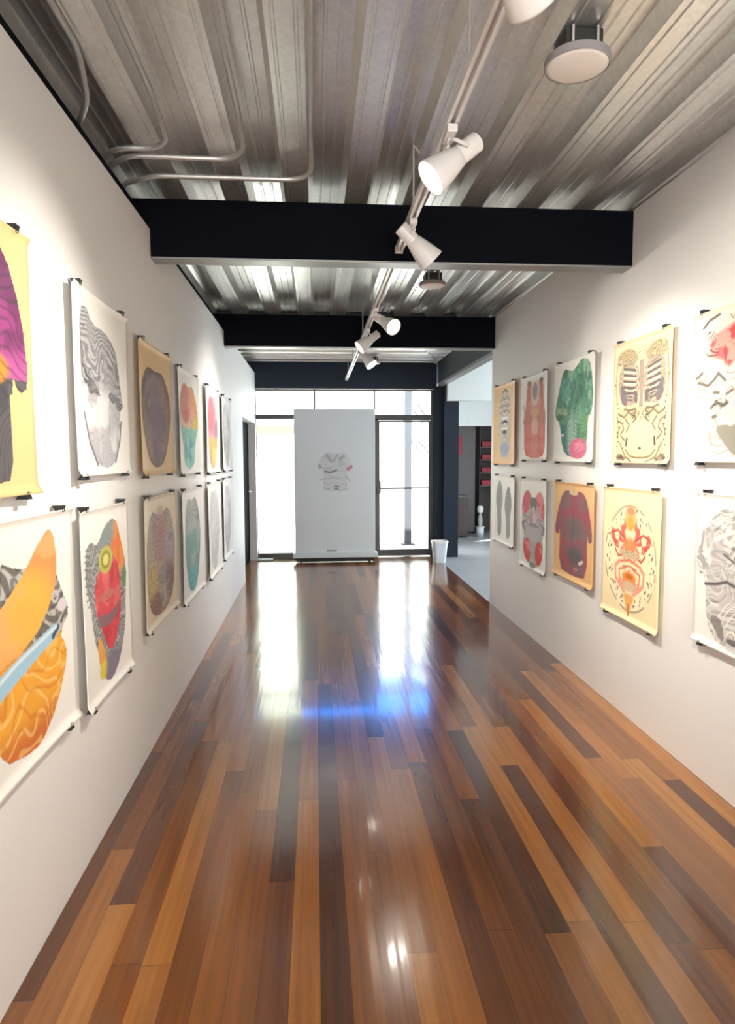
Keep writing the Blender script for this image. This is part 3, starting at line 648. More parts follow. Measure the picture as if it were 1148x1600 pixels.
def d_green(c):
    b = c.poly([(0.30, 0.93), (0.44, 0.89), (0.56, 0.93), (0.66, 0.99), (0.86, 0.95), (0.93, 0.80), (0.98, 0.58), (0.92, 0.44), (0.84, 0.42), (0.84, 0.16), (0.72, 0.05), (0.40, 0.04), (0.22, 0.12), (0.14, 0.40), (0.04, 0.44), (0.02, 0.54), (0.12, 0.76), (0.20, 0.92)], 1)
    c.put(b, (84, 140, 114)); mott(c, b, (116, 166, 138), .5, .62, 5, .9); mott(c, b, (56, 110, 88), .52, .64, 6, .8); mott(c, b, (150, 190, 164), .6, .72, 8, .7)
    c.put(b*sstep(0.42, 0.34, c.V)*sstep(.42, .3, c.U), (56, 116, 116), 0.9); c.put(c.ell(0.46, 0.30, 0.12, 0.18, .4), (148, 182, 166), 0.9); c.put(b*sstep(.6, .7, c.U)*sstep(.5, .4, c.V), (110, 162, 112), 0.8); c.put(c.ell(0.28, 0.72, 0.14, 0.11, .4), (102, 164, 150), 0.9)
    c.put(c.ell(0.20, 0.50, 0.15, 0.05, .3)*b, (142, 174, 136), 0.9); c.put(c.ell(.16, .455, .10, .03, .3)*b, (70, 96, 60), .8); c.put(c.poly([(0.56, 0.86), (0.70, 0.84), (0.76, 0.72), (0.64, 0.62), (0.60, 0.74)], 1), (46, 100, 78), 0.7); c.put(c.line([(.5, .78), (.58, .62), (.5, .46), (.52, .3)], .012), (40, 88, 70), .7)
    c.put(c.line([(.78, .9), (.74, .7), (.84, .5)], .010), (46, 96, 76), .7); etch(c, b, (42, 92, 74), 13, .5, 5, .6, .5); c.put(c.ell(0.62, 0.13, 0.22, 0.10), (216, 106, 142)); c.put(c.ell(0.64, 0.15, 0.12, 0.05, .4), (230, 142, 166), 0.9); etch(c, c.ell(.62, .13, .22, .10), (180, 80, 116), 14, .5, 5, .6, .6)
    c.put(c.ell(.22, .27, .04, .015), (176, 206, 204))
def d_mask_tan(c):      # fine dark line work on tan: striped brow, beaded ring below
    k = (70, 62, 64); g = (140, 120, 92)
    c.put(c.poly(mir([(.54, .93), (.84, .97), (.97, .86), (.96, .5), (.93, .02), (.54, .01)]), 1), (228, 206, 160))
    for sgn in (-1, 1):
        X = lambda x: 0.5 + sgn*x
        q = c.poly([(X(.05), .86), (X(.20), .94), (X(.42), .92), (X(.44), .82), (X(.3), .80), (X(.10), .80)], 1); c.put(q, (176, 156, 118), 0.8); etch(c, q, (92, 80, 62), 24, .5, 7, .3, .7)
        q = c.poly([(X(.03), .80), (X(.36), .84), (X(.42), .62), (X(.34), .46), (X(.04), .48)], 1); c.put(q, (172, 152, 134), .75); etch(c, q, (96, 86, 90), 26, .5, 7, .35, .7)
        for i in range(5): c.put(c.poly([(X(.10), .755-.048*i), (X(.32), .79-.05*i), (X(.33), .772-.05*i), (X(.10), .735-.046*i)], 0), k, .9); c.put(c.line([(X(.10), .725-.046*i), (X(.31), .755-.05*i)], .008), (238, 222, 188), .9)
        c.put(c.poly([(X(.06), .57), (X(.14), .60), (X(.13), .50), (X(.06), .47)], 1), (92, 82, 90), 0.9); c.put(c.poly([(X(.24), .56), (X(.38), .68), (X(.36), .50), (X(.26), .46)], 1), (104, 92, 104), 0.9)
        for i in range(4): c.put(c.line([(X(.15), .60-.03*i), (X(.24), .61-.03*i)], .008), (92, 82, 88))
        for p in ([(.40, .41), (.30, .38), (.22, .42), (.12, .38)], [(.42, .36), (.33, .33), (.30, .28), (.36, .24)], [(.27, .36), (.20, .31), (.25, .26)], [(.12, .40), (.08, .36), (.14, .33)], [(.38, .30), (.42, .22)], [(.34, .22), (.28, .19)], [(.1, .44), (.2, .43), (.3, .45)]): c.put(c.line([(X(a), b_) for a, b_ in p], .009), (84, 74, 62), .85)
        q = c.ell(X(.10), .395, .07, .04); etch(c, q, (60, 54, 50), 30, .6, 8, .1, .8)
        c.put(c.line([(X(.24), .20), (X(.25), .15)], .015), k); c.put(c.line([(X(.26), .11), (X(.18), .06), (X(.08), .045), (X(.0), .045)], .008), (130, 110, 84)); c.put(c.line([(X(.36), .16), (X(.26), .05), (X(.12), .01)], .008), (120, 102, 80))
        q = c.poly([(X(.40), .10), (X(.45), .02), (X(.20), .02)], 1); c.put(q, (122, 108, 88), 0.85); etch(c, q, (70, 62, 52), 22, .4, 6, .3, .8)
        for i in range(10): c.put(c.ell(X(.42-.012*(i % 3)), .50-.04*i, .012, .008), (92, 80, 64)); c.put(c.ell(X(.36-.05*(i % 2)), .44-.035*i, .008, .007), (110, 96, 76))
        c.put(c.line([(X(.43), .84), (X(.46), .66), (X(.43), .50)], .006), (130, 110, 84)); c.put(c.ell(X(.46), .66, .02, .014), (150, 126, 90))
    c.put(c.ell(0.5, 0.12, .025, .010), k); c.put(c.poly([(.46, .82), (.54, .82), (.53, .46), (.47, .46)], 0), (128, 112, 112), .8)
    etch(c, c.ell(.5, .66, .42, .28, .05), (98, 86, 84), 30, .5, 9, .65, .6, True); etch(c, c.ell(.5, .4, .40, .06, .1), (76, 68, 60), 26, .8, 10, .5, .8, True)
def d_flower(c):        # red flower head over pale grey line work
    b = c.poly(LONG, 1); c.put(b, (230, 222, 206)); r = sstep(.25, .6, 1-np.hypot((c.U-.42)/.36, (c.V-.77)/.17)+.5*(c.noise(8, 8)-.35)); c.put(r, (228, 112, 112)); mott(c, r, (196, 66, 70), .48, .56, 11, .9); mott(c, r, (242, 164, 152), .52, .6, 10, .9); etch(c, r, (150, 44, 50), 18, .8, 8, .7, .6)
    for x, y in ((.16, .84), (.2, .72), (.44, .93), (.62, .9)): etch(c, c.ell(x, y, .07, .03), (84, 60, 54), 40, .3, 6, 0, .8)
    etch(c, b*sstep(.64, .58, c.V), (142, 136, 124), 12, .6, 5, .55, .7)
    for p in ([(.04, .57), (.10, .60)], [(.06, .54), (.16, .51), (.22, .54), (.27, .58), (.34, .53)], [(.2, .36), (.26, .40), (.30, .37), (.36, .38)], [(.23, .46), (.28, .455)], [(.36, .44), (.42, .46)], [(.10, .90), (.16, .94), (.26, .96)], [(.22, .30), (.26, .305)]): c.put(c.line(p, .011), (116, 110, 98))
    q = c.ell(.3, .38, .09, .035); etch(c, q, (70, 66, 60), 30, .6, 8, .1, .8)
    c.put(c.poly([(0.24, 0.23), (0.36, 0.25), (0.44, 0.22), (0.54, 0.34), (0.60, 0.33), (0.66, 0.2), (0.56, 0.03), (0.46, 0.04), (0.34, 0.13)], 1), (146, 142, 130)); c.put(c.ell(0.56, 0.2, 0.09, 0.09), (234, 230, 216)); c.put(c.ell(.38, .31, .10, .05, .3), (206, 202, 190), .8)
def d_leaves(c):
    for x, l in ((0.27, .92), (0.70, .84)):
        b = c.poly([(x, l+.05), (x+.14, l-.10), (x+.17, l-.3), (x+.10, l-.42), (x+.13, .3), (x+.10, .10), (x-.08, .08), (x-.10, .35), (x-.12, l-.42), (x-.18, l-.3), (x-.14, l-.1)], 1)
        c.put(b, (158, 160, 156)); etch(c, b, (124, 126, 124), 26, .3, 5, .2, .7); c.put(c.line([(x, l), (x, .12)], .012), (118, 120, 118), .8)
def d_redgrey(c):
    b = c.poly(mir([(0.57, 0.80), (0.68, 0.88), (0.86, 0.86), (0.95, 0.70), (0.92, 0.54), (0.97, 0.46), (0.86, 0.38), (0.90, 0.26), (0.86, 0.12), (0.66, 0.03)]), 1); c.put(b, (188, 180, 180)); etch(c, b, (116, 110, 114), 22, .4, 6, .4, .6, True)
    for s in (-1, 1):
        X = lambda x: .5+s*x
        q = c.poly([(X(.10), .86), (X(.30), .87), (X(.44), .74), (X(.42), .56), (X(.30), .60), (X(.14), .68)], 1); c.put(q, (214, 92, 104)); etch(c, q, (160, 60, 76), 22, .6, 7, .45, .6); mott(c, q, (232, 140, 140), .55, .7, 9)
        q = c.poly([(X(.10), .30), (X(.24), .34), (X(.38), .28), (X(.36), .12), (X(.22), .05), (X(.10), .08)], 1); c.put(q, (216, 78, 76)); etch(c, q, (160, 44, 50), 22, .6, 7, .45, .6); mott(c, q, (234, 168, 156), .58, .7, 9)
    c.put(c.poly([(.36, .80), (.64, .80), (.62, .64), (.38, .64)], 1), (108, 96, 96), .95); c.put(c.poly([(.34, .62), (.5, .72), (.66, .62), (.62, .52), (.5, .49), (.38, .52)], 1), (216, 186, 196)); mott(c, c.poly([(.34, .62), (.5, .72), (.66, .62), (.62, .52), (.5, .49), (.38, .52)], 1), (160, 130, 142), .5, .62, 9, .8); c.put(c.poly([(.34, .50), (.5, .52), (.66, .50), (.64, .46), (.36, .46)], 1), (124, 112, 116), .9)
    for s in (-1, 1): c.put(c.line([(.5+s*.30, .52), (.5+s*.42, .48), (.5+s*.36, .44)], .012), (112, 104, 108))
    c.put(c.ell(.5, .39, .24, .09, .3), (186, 182, 188), .8); c.put(c.ell(.5, .04, .12, .03), (116, 120, 106))
def d_plaid(c):
    b = c.poly(mir([(0.55, 0.88), (0.60, 0.93), (0.78, 0.90), (0.90, 0.70), (0.98, 0.46), (0.88, 0.42), (0.84, 0.52), (0.85, 0.08), (0.6, 0.05)]), 1); c.put(b, (142, 82, 90)); st = sstep(-.2, .5, np.sin(c.U*38)); sv = sstep(-.2, .5, np.sin(c.V*38))
    c.put(b*st, (122, 104, 104), .5); c.put(b*sv, (160, 70, 88), .5); mott(c, b, (112, 98, 98), .5, .62, 6, .7); mott(c, b, (168, 64, 84), .52, .64, 6, .7); etch(c, b, (92, 64, 70), 24, .3, 6, .6, .4)
    c.put(c.ell(.55, .55, .16, .10, .5), (104, 92, 92), .85); c.put(c.ell(.55, .26, .19, .08, .5), (86, 82, 82), .9); c.put(c.poly([(.62, .2), (.74, .25), (.78, .23), (.68, .18)], 1), (208, 202, 198)); c.put(c.ell(.5, .90, .11, .025), (214, 190, 154)); c.put(c.line([(.5, .97), (.5, .91)], .010), (156, 130, 82)); c.put(c.ell(.58, .13, .05, .02), (180, 110, 120)); c.put(c.line([(.5, .86), (.5, .1)], .008), (104, 70, 76), .7)
def d_redmask(c):
    dk = (84, 76, 68); b = c.ell(.5, .47, .45, .41, .02); c.put(b, (247, 230, 190)); n = sym(c, c.noise(11, 14, 3))
    ring = c.ell(.5, .47, .445, .405, .02)*(1-c.ell(.5, .47, .43, .39, .02)); c.put(ring*(c.noise(16, 16) > .4), dk, .7)
    for i in range(64):
        a = 2*PI*i/64+.03*((i*5) % 3); rr = .80+.16*((i*7) % 5)/4; x, y = .5+.42*rr*math.sin(a), .47+.385*rr*math.cos(a); c.put(c.line([(x, y), (x+.022*math.cos(a*3), y+.018*math.sin(a*2+i))], .005+.003*(i % 3)), dk, .8)
    body = c.poly(mir([(.52, .86), (.60, .80), (.62, .70), (.74, .74), (.86, .64), (.80, .54), (.66, .52), (.72, .42), (.68, .28), (.60, .18), (.53, .06)]), 1); c.put(body, (248, 220, 180)); c.put(body*sstep(.44, .54, n), (234, 142, 112), .85); c.put(body*sstep(.55, .62, n), (220, 96, 80), .85)
    for s in (-1, 1):
        X = lambda x: .5+s*x
        q = c.poly([(X(.12), .64), (X(.24), .71), (X(.36), .66), (X(.32), .58), (X(.2), .52), (X(.10), .54)], 1); c.put(q*sstep(.38, .48, n), (226, 96, 84), .95); c.put(q*sstep(.56, .62, n), (244, 176, 150), .9)
        for p in ([(.1, .62), (.22, .67), (.34, .64)], [(.08, .50), (.2, .47), (.26, .52)], [(.24, .56), (.32, .60)]): c.put(c.line([(X(a), b_) for a, b_ in p], .009), (206, 76, 66))
        c.put(c.line([(X(.18), .43), (X(.25), .39), (X(.24), .30), (X(.16), .25), (X(.08), .21)], .016), (238, 156, 130)); c.put(c.line([(X(.02), .455), (X(.16), .435)], .010), (226, 128, 96)); c.put(c.line([(X(.05), .40), (X(.18), .37), (X(.17), .30)], .008), (220, 120, 90))
    c.put(c.ell(.5, .78, .10, .09, .4), (244, 176, 120), .9); c.put(c.ell(.5, .74, .05, .055), (222, 168, 62)); c.put(c.ell(.5, .83, .06, .03, .4), (238, 140, 100)); c.put(c.ell(.5, .57, .09, .06, .4), (222, 146, 84), .9); c.put(c.ell(.5, .50, .17, .03, .3), (206, 188, 152)); etch(c, c.ell(.5, .49, .2, .05), (150, 120, 90), 40, .3, 8, .4, .7, True)
    c.put(c.ell(.5, .33, .12, .04, .3), (222, 138, 48)); c.put(c.ell(.5, .335, .06, .018), (196, 104, 40)); c.put(c.ell(.5, .26, .13, .04, .4), (210, 184, 150)); c.put(c.poly([(.40, .2), (.60, .2), (.55, .12), (.52, .04), (.48, .04), (.45, .12)], 1), (230, 172, 98)); c.put(c.line([(.38, .40), (.5, .415), (.62, .40)], .007), (190, 124, 88)); c.put(c.line([(.5, .12), (.5, .04)], .010), (170, 110, 60))
def d_waves(c):         # grey wave line shirt
    b = c.poly(mir([(0.56, 0.88), (0.70, 0.93), (0.88, 0.82), (0.99, 0.58), (0.97, 0.46), (0.88, 0.46), (0.86, 0.14), (0.72, 0.02)]), 1); c.put(b, (212, 209, 206)); etch(c, b, (150, 147, 144), 12, .6, 4, .25, .7); etch(c, b, (104, 100, 98), 16, .6, 5, .68, .75); etch(c, b, (240, 234, 228), 13, .5, 4, .6, .8); mott(c, b, (184, 180, 180), .5, .65, 5, .6)
    c.put(c.poly([(.16, .20), (.32, .04), (.34, .12), (.28, .22)], 1), (132, 126, 122), .9); c.put(c.line([(.12, .40), (.24, .42), (.34, .45), (.46, .43), (.58, .46)], .010), (98, 94, 94)); c.put(c.ell(.44, .08, .08, .02), (112, 108, 106)); c.put(c.line([(.2, .70), (.34, .76), (.5, .80), (.66, .78)], .014), (240, 226, 216)); c.put(c.poly([(.42, .46), (.52, .47), (.54, .42), (.44, .43)], 1), (100, 96, 96))
    c.put(c.line([(.30, .62), (.42, .58), (.56, .62), (.66, .60)], .008), (108, 104, 102)); c.put(c.line([(.08, .74), (.06, .60), (.10, .50)], .012), (166, 162, 160))

def clip_bm():
    """binder clip in (u across, v up, n out of the wall) metres, mouth downwards at v=0"""
    bm = NB(); w = 0.015
    P = [(-0.018, 0.020), (-0.0015, -0.006), (0.0015, -0.006), (0.016, 0.018), (0.016, 0.020)]   # (n, v)
    A = [bm.verts.new((-w, v, n)) for n, v in P]; B = [bm.verts.new((w, v, n)) for n, v in P]
    for i in range(len(P)):
        j = (i+1) % len(P); bm.faces.new((A[i], A[j], B[j], B[i]))
    bm.faces.new(A[::-1]); bm.faces.new(B)
    return bm
def handle_bm():
    bm = NB(); tube(bm, smooth_path([(-0.010, 0.020, 0.0165), (-0.007, -0.001, 0.013), (0.007, -0.001, 0.013), (0.010, 0.020, 0.0165)], 0.005, 4), 0.0012, 6); return bm

def poster(side, near, far, z0, z1, paper, design, seed, label, n, curl=1.0, clips=None):
    """a sheet hung off the wall by four black clips; near/far are distances down the hall"""
    L = far-near; H = z1-z0
    if side == 'L': org, ux, nx = Vector((XL, near, z0)), Vector((0, 1, 0)), Vector((1, 0, 0))
    else: org, ux, nx = Vector((XR, far, z0)), Vector((0, -1, 0)), Vector((-1, 0, 0))
    rs = random.Random(seed); ph = rs.random()*6; amp = 0.6+0.5*rs.random()
    def off(u, v):
        e = abs(2*u-1)
        return 0.019 + curl*(0.011*e**4*amp + 0.002*np.sin(4*v+ph)*e + 0.016*np.clip((0.045-v)/0.045, 0, 1)**1.6 + 0.010*np.clip((v-0.965)/0.035, 0, 1)**1.6)
    def pt(u, v, d=0.0): return ux*(u*L) + Vector((0, 0, 1))*(v*H) + nx*(float(off(u, v))+d)
    root = empty('poster', org)
    tag(root, label, 'poster', 'posters on the wall with the dark door' if side == 'L' else 'posters on the wall of the open side room')
    # paper
    bm = NB(); nu = 28; us = [i/nu for i in range(nu+1)]
    vs = sorted(set([i/20 for i in range(21)] + [0.01, 0.02, 0.03, 0.04, 0.965, 0.975, 0.985, 0.992]))
    G = [[bm.verts.new(pt(u, v)) for u in us] for v in vs]; B = [[bm.verts.new(pt(u, v, -0.0012)) for u in us] for v in vs]
    nv = len(vs)-1
    for j in range(nv):
        for i in range(nu):
            bm.faces.new((G[j][i], G[j][i+1], G[j+1][i+1], G[j+1][i])); bm.faces.new((B[j][i], B[j+1][i], B[j+1][i+1], B[j][i+1]))
    for j in range(nv):
        bm.faces.new((G[j][0], G[j+1][0], B[j+1][0], B[j][0])); bm.faces.new((G[j][nu], B[j][nu], B[j+1][nu], G[j+1][nu]))
    for i in range(nu):
        bm.faces.new((G[0][i], B[0][i], B[0][i+1], G[0][i+1])); bm.faces.new((G[nv][i], G[nv][i+1], B[nv][i+1], B[nv][i]))
    obj('paper', bm, paper_mat(paper), root, True)
    # print
    cv = Canvas(n, seed, paper); design(cv)
    ok = cv.a > 0.5; g = np.linspace(0, 1, n)
    quad = ok[:-1, :-1] & ok[1:, :-1] & ok[:-1, 1:] & ok[1:, 1:]
    used = np.zeros((n, n), bool); used[:-1, :-1] |= quad; used[1:, :-1] |= quad; used[:-1, 1:] |= quad; used[1:, 1:] |= quad
    idx = -np.ones((n, n), int); idx[used] = np.arange(used.sum())
    U, V = cv.U[used], cv.V[used]; D = off(U, V) + 0.0009
    P = np.outer(U*L, ux) + np.outer(V*H, (0, 0, 1)) + np.outer(D, nx)
    jj, ii = np.nonzero(quad)
    Fc = np.stack([idx[jj, ii], idx[jj, ii+1], idx[jj+1, ii+1], idx[jj+1, ii]], 1)
    me = bpy.data.meshes.new('print'); me.from_pydata(P.tolist(), [], Fc.tolist())
    at = me.color_attributes.new('ink', 'FLOAT_COLOR', 'POINT')
    at.data.foreach_set('color', np.concatenate([cv.rgb[used], np.ones((used.sum(), 1))], 1).astype(np.float32).ravel())
    obj('print', me, M['ink'], root, True)
    # clips
    for (u, top) in (clips or ((0.1, 1), (0.88, 1), (0.1, 0), (0.88, 0))):
        v = 1.0 if top else 0.0
        p = ux*(u*L) + Vector((0, 0, 1))*(v*H + (-0.006 if top else 0.006)) + nx*(float(off(u, 0.96 if top else 0.05)))
        sgn = 1 if top else -1
        R = Matrix(((ux.x*sgn, 0, nx.x), (ux.y*sgn, 0, nx.y), (0, sgn, 0)))
        mw = Matrix.Translation(p) @ R.to_4x4()
        for nm, b, m, par in (('clip', clip_bm(), M['clip'], root), ('clip_handle', handle_bm(), M['clip'], None)):
            bmesh.ops.transform(b, matrix=mw, verts=b.verts[:])
            if par: o = obj(nm, b, m, par)
            else: obj(nm, b, m, o)
    return root

TOP, BOT = (1.405, 2.115), (0.59, 1.305)
PL = [  # side, near, far, z0, z1, paper, design, label, grid
 ('L', 1.36, 2.04, 1.394, 2.125, TAN, d_purple, 'tan poster of a purple sleeved top with a dark lower half', 182),
 ('L', 2.382, 3.05, 1.431, 2.106, WHITE, d_greylines, 'white poster of a grey line-drawn shirt with black patches, above the red shirt poster', 210),
 ('L', 3.24, 3.94, 1.408, 2.063, (214, 180, 116), d_mauve, 'tan poster of a dull mauve and brown shirt above the faded multicoloured one', 168),
 ('L', 4.14, 4.845, 1.388, 2.05, WHITE, d_orange_teal, 'white poster of an orange top with a teal lower half', 140),
 ('L', 5.17, 5.86, 1.372, 2.045, WHITE, d_red_orange, 'white poster of a pink and purple top with an orange lower half', 125),
 ('L', 6.04, 6.69, 1.368, 2.045, (214, 208, 206), lambda c: d_palegrey(c), 'faded grey poster in the upper row, the one closest to the dark door', 112),
 ('L', 1.60, 2.29, 0.612, 1.33, WHITE, d_orange, 'white poster of big orange shapes with a pale blue band between them', 196),
 ('L', 2.376, 2.97, 0.575, 1.307, WHITE, d_redshirt, 'white poster of a red chested shirt with yellow disc and orange corner', 210),
 ('L', 3.235, 3.975, 0.628, 1.298, (222, 208, 182), d_multi, 'cream poster of a faded multicoloured shirt with a reddish hem', 168),
 ('L', 4.148, 4.90, 0.562, 1.285, WHITE, d_teal, 'white poster of a slim grey top turning teal downwards', 140),
 ('L', 5.16, 5.85, 0.54, 1.289, WHITE, lambda c: d_palegrey(c, (206, 206, 206), (170, 170, 172)), 'pale grey print in the lower row beside the slim teal one', 112),
 ('L', 6.01, 6.64, 0.56, 1.292, (222, 218, 216), lambda c: d_palegrey(c, (186, 182, 184), (150, 148, 152)), 'pale grey print in the lower row, the one closest to the dark door', 112),
 ('R', 5.70, 6.39, 1.418, 2.155, ORANGE_TAN, d_bluemask, 'orange tan poster of a pale oval mask with blue grey rings', 140),
 ('R', 4.89, 5.52, 1.462, 2.137, WHITE, d_salmon, 'white poster of a salmon red shirt with grey neck', 154),
 ('R', 4.05, 4.748, 1.455, 2.145, WHITE, d_green, 'white poster of a green shirt with a pink disc at its hem', 182),
 ('R', 3.152, 3.786, 1.455, 2.132, (228, 208, 164), d_mask_tan, 'tan poster of fine black mask line work with striped eyes', 237),
 ('R', 2.29, 2.965, 1.467, 2.13, (242, 232, 210), d_flower, 'cream poster of a red flower over grey line work and a dark wedge', 237),
 ('R', 5.70, 6.36, 0.682, 1.31, WHITE, d_leaves, 'white poster of two tall grey leaf shapes', 140),
 ('R', 4.885, 5.51, 0.58, 1.309, WHITE, d_redgrey, 'white poster of a shirt with red shoulders and red hem, grey in the middle', 154),
 ('R', 4.015, 4.72, 0.643, 1.312, ORANGE_TAN, d_plaid, 'orange tan poster of a dark red plaid long sleeved shirt', 182),
 ('R', 3.206, 3.882, 0.571, 1.315, (242, 224, 178), d_redmask, 'cream poster of a red and orange mask in a ring of dark flecks', 237),
 ('R', 2.22, 2.895, 0.652, 1.33, WHITE, d_waves, 'white poster of a grey shirt drawn in flowing wave lines', 237),
]
for k, (sd_, a, b, z0, z1, pp, ds, lab, n) in enumerate(PL):
    poster(sd_, a, b, z0, z1, pp, ds, 11+k, lab, n)

# drawing on the display board (part of the board)
def board_drawing(parent):
    n = 90; c = Canvas(n, 5, (206, 210, 214))
    b = c.poly(mir([(.56, .90), (.68, .95), (.86, .84), (.99, .58), (.9, .52), (.82, .58), (.84, .05), (.6, .03)])); c.put(b, (206, 206, 208)); c.put(b*c.waves(8, .4, 5, .55), (184, 185, 188), .7)
    for p, w_ in (([(.28, .86), (.40, .72)], .035), ([(.55, .86), (.48, .74)], .025), ([(.72, .82), (.64, .78)], .04), ([(.06, .64), (.12, .58)], .035), ([(.26, .56), (.40, .53)], .012)): c.put(c.line(p, w_)*b, (158, 162, 164), .8)
    c.put(c.line([(.24, .49), (.36, .465), (.46, .49), (.54, .52)], .020), (122, 122, 124)); c.put(c.poly([(.78, .55), (.95, .66), (.98, .55), (.85, .46)]), (214, 160, 180)); c.put(c.line([(.80, .53), (.94, .60)], .018), (170, 120, 134))
    c.put(c.line([(.48, .145), (.58, .145)], .018), (130, 130, 130)); c.put(c.line([(.48, .08), (.58, .08)], .016), (130, 130, 130)); c.put(c.line([(.2, .11), (.36, .09)], .010), (166, 166, 168)); c.put(c.line([(.62, .04), (.82, .08)], .016), (186, 186, 190))
    c.put(c.line([(.1, .30), (.4, .33), (.6, .34)], .016), (190, 190, 194)); c.put(c.line([(.78, .36), (.9, .26)], .02), (188, 188, 191))
    ok = c.a > .5; quad = ok[:-1, :-1] & ok[1:, :-1] & ok[:-1, 1:] & ok[1:, 1:]
    x0, x1, z0, z1 = 0.01-0.274, 0.545-0.274, 0.985, 1.60
    P = np.stack([x0+c.U*(x1-x0), np.full(c.U.shape, -0.0015), z0+c.V*(z1-z0)], -1).reshape(-1, 3); idx = np.arange(n*n).reshape(n, n); jj, ii = np.nonzero(quad)
    Fc = np.stack([idx[jj, ii], idx[jj, ii+1], idx[jj+1, ii+1], idx[jj+1, ii]], 1); keep = np.unique(Fc); rm = -np.ones(n*n, int); rm[keep] = np.arange(len(keep))
    me = bpy.data.meshes.new('drawing'); me.from_pydata(P[keep].tolist(), [], rm[Fc].tolist())
    at = me.color_attributes.new('ink', 'FLOAT_COLOR', 'POINT'); at.data.foreach_set('color', np.concatenate([c.rgb.reshape(-1, 3)[keep], np.ones((len(keep), 1))], 1).astype(np.float32).ravel())
    o = obj('drawing', me, M['ink'], parent); o['label'] = 'faint grey shirt drawing with a pink cuff'
board_drawing(bpy.data.objects['display_board'])

# ------------------------------------------------------------------ lighting tracks and heads
TX, TZ = 0.458, 2.60
def track(y0, y1, lab):
    t = empty('lighting_track', (TX, y0, TZ)); tag(t, lab, 'lighting track', 'white lighting tracks down the hall')
    bm = NB(); l = y1-y0
    extrude_profile(bm, [(-0.019, 0.016), (-0.019, -0.016), (-0.007, -0.016), (-0.007, 0.004), (0.007, 0.004), (0.007, -0.016), (0.019, -0.016), (0.019, 0.016)], 0, l, close=True)
    obj('rail', bm, M['track'], t)
    for s in (0.0, 1.0):
        yy = -0.004 if s == 0 else l-0.006
        obj('end_cap', box(NB(), -0.021, 0.021, yy, yy+0.010, -0.019, 0.019), M['enamel'], t)
    k = 0.35
    while k < l:
        bm = NB(); tube(bm, [(0, k, 0.016), (0, k, ZT+0.062-TZ)], 0.005, 8); obj('hanger_rod', bm, M['galv_pipe'], t); k += 1.1
track(0.55, 3.63, 'white lighting track in the near ceiling bay, stopping at the nearest beam')
track(3.80, 6.46, 'white lighting track between the two black beams')
track(6.62, 9.62, 'white lighting track between the second black beam and the glass front')

def spot(pos, d, power, label, target_cone=85, k=0.88):
    """a bell-shaped head hung from the track; pos = centre of the head"""
    px, py, pz = pos; d = Vector(d).normalized()
    t = empty('track_spotlight', (TX, py, TZ)); tag(t, label, 'spotlight', 'white track spotlights')
    P = Vector((px-TX, 0, pz-TZ))                # head centre, local
    obj('adapter', box(NB(), -0.017, 0.017, -0.05, 0.05, -0.045, -0.0195, 0.004), M['enamel'], t)
    piv = P - d*0.05
    side = d.cross(Vector((0, 0, 1))).normalized()
    bm = NB(); top = Vector((0, 0, -0.045))
    tube(bm, [top + Vector((0, 0, -0.001)), top + Vector((0, 0, -0.018))], 0.010, 12)
    for s in (-1, 1):
        tube(bm, smooth_path([top + Vector((0, 0, -0.016)), top + Vector((0, 0, -0.02)) + side*0.044*s, piv + side*0.044*s], 0.012, 4), 0.006, 8)
    obj('yoke', bm, M['enamel'], t, True)
    bm = NB(); lathe(bm, [(q*k, w_*k) for q, w_ in [(0, -0.125), (0.034, -0.125), (0.038, -0.120), (0.038, -0.028), (0.0, -0.028)]], P, d, 32); obj('lamp_housing', bm, M['enamel'], t)
    bm = NB(); lathe(bm, [(q*k, w_*k) for q, w_ in [(0.034, -0.030), (0.040, -0.026), (0.047, 0.0), (0.058, 0.045), (0.066, 0.085), (0.070, 0.110), (0.0705, 0.116),
                          (0.067, 0.116), (0.063, 0.085), (0.055, 0.045), (0.044, 0.0), (0.034, -0.022), (0, -0.022)]], P, d, 40)
    obj('shade', bm, M['enamel'], t, True)
    bm = NB(); lathe(bm, [(q*k, w_*k) for q, w_ in [(0, 0.072), (0.05, 0.070), (0.0535, 0.064), (0.0535, 0.050), (0, 0.050)]], P, d, 32)
    obj('lens', bm, M['lens'], t)
    ld = bpy.data.lights.new('spot_beam', 'SPOT'); lo = bpy.data.objects.new('spot_beam', ld); C.objects.link(lo)
    ld.energy = power; ld.spot_size = math.radians(target_cone); ld.spot_blend = 1.0; ld.shadow_soft_size = 0.045; ld.color = (1.0, 0.93, 0.82)
    lo.parent = t; lo.location = P + d*0.125; lo.rotation_euler = d.to_track_quat('-Z', 'Y').to_euler()
spot((0.405, 1.38, 2.50), (0.68, 0.66, -0.52), 80, 'white spotlight nearest the viewpoint, partly cut off at the top edge')
spot((0.47, 2.28, 2.485), (-0.80, -0.10, -0.66), 75, 'white bell spotlight aimed at the poster wall with the dark door, before the nearest beam')
spot((0.48, 3.14, 2.475), (0.70, 0.12, -0.66), 75, 'white bell spotlight in front of the nearest black beam, its back to the viewpoint')
spot((0.53, 4.98, 2.485), (0.50, -0.72, -0.48), 35, 'glowing spotlight facing the viewpoint in front of the second black beam')
spot((0.463, 5.75, 2.48), (-0.78, -0.14, -0.60), 60, 'spotlight turned to the wall with the dark door, just before the second beam')
spot((0.52, 6.75, 2.485), (0.52, -0.35, -0.75), 20, 'spotlight hanging just beyond the second black beam')

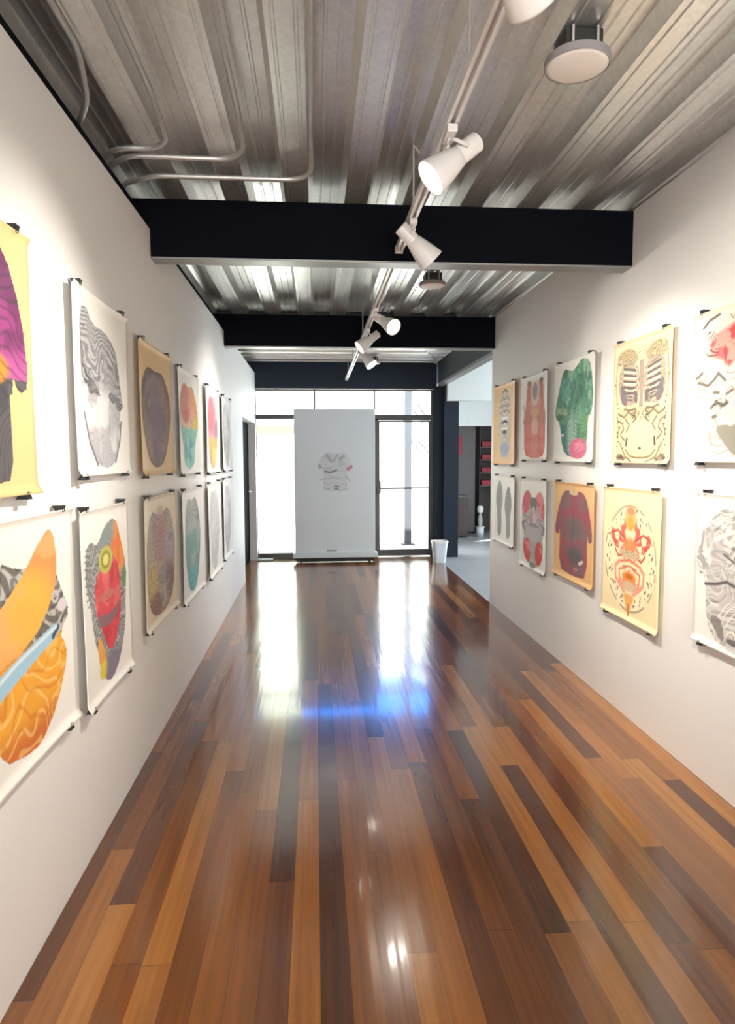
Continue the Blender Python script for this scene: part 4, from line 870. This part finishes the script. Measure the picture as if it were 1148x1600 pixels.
# round flat ceiling fixtures on black brackets
def disc(x, y, z, r, label):
    t = empty('ceiling_fixture', (x, y, z)); tag(t, label, 'ceiling light', 'round flat ceiling fixtures')
    obj('rim', lathe(NB(), [(0, 0.030), (r*0.9, 0.030), (r, 0.022), (r, 0.0), (r-0.004, -0.002), (r-0.004, 0.004), (0, 0.004)], (0, 0, 0), (0, 0, 1), 40), M['fix_rim'], t)
    obj('diffuser', lathe(NB(), [(0, -0.006), (r*0.8, -0.005), (r-0.006, 0.0), (r-0.006, 0.003), (0, 0.003)], (0, 0, 0), (0, 0, 1), 40), M['lens_off'], t, True)
    obj('bracket', box(NB(), -0.06, 0.06, -0.06, 0.06, 0.031, 0.085, 0.003), M['black_pl'], t)  # black bracket, enlarged to take in the shadow above the disc
    for s in (-0.04, 0.04):
        obj('hanger_rod', tube(NB(), [(s, -0.066, 0.031), (s, -0.066, ZT+0.0-z)], 0.005, 8), M['galv_pipe'], t)
disc(0.858, 2.20, 2.755, 0.104, 'round flat white ceiling fixture in the near bay, beside the nearest spotlight')
disc(0.873, 4.95, 2.745, 0.097, 'round flat white ceiling fixture between the two black beams')
disc(0.79, 9.0, 2.735, 0.09, 'round flat white ceiling fixture near the glass front')
tag(obj('junction_box', box(NB(), 0.50, 0.57, 4.15, 4.23, ZT-0.032, ZT+0.001, 0.004), M['galv_pipe']), 'small grey junction box on the deck just behind the nearest beam', 'junction box')

# conduits
def conduit(pts, label, r=0.0115):
    bm = NB(); tube(bm, smooth_path(pts, 0.06, 7), r, 12)
    tag(obj('conduit', bm, M['galv_pipe'], None, True), label, 'conduit', 'grey conduits under the deck')
zc = 2.775
conduit([(-0.585, -3.0, ZT-0.013), (-0.585, 2.60, ZT-0.013), (-0.585, 2.86, zc), (-0.66, 2.93, zc), (-0.80, 2.93, zc), (-0.89, 3.02, zc), (-0.905, 3.06, 2.73)], 'grey conduit with the shortest crosswise run, bending into the wall top')
conduit([(-0.285, -3.0, ZT-0.013), (-0.285, 2.70, ZT-0.013), (-0.285, 2.93, zc), (-0.36, 3.01, zc), (-0.78, 3.00, zc), (-0.89, 3.11, zc), (-0.905, 3.15, 2.73)], 'grey conduit with the middle crosswise run, bending into the wall top')
conduit([(-0.005, -3.0, ZT-0.013), (-0.005, 2.95, ZT-0.013), (-0.005, 3.13, zc), (-0.07, 3.20, zc), (-0.72, 3.20, zc), (-0.88, 3.30, zc), (-0.905, 3.33, 2.73)], 'grey conduit with the longest crosswise run, closest to the nearest beam')
conduit([(-0.76, -3.0, ZT-0.013), (-0.76, 2.35, ZT-0.013), (-0.80, 2.56, zc), (-0.90, 2.72, 2.73)], 'grey conduit bending into the wall top ahead of the other three')
conduit([(1.45, 7.2, ZT-0.012), (1.45, 8.6, ZT-0.012), (1.62, 9.0, 2.80), (1.70, 9.3, 2.78)], 'thin grey conduit near the glass front beside the side beam', 0.009)
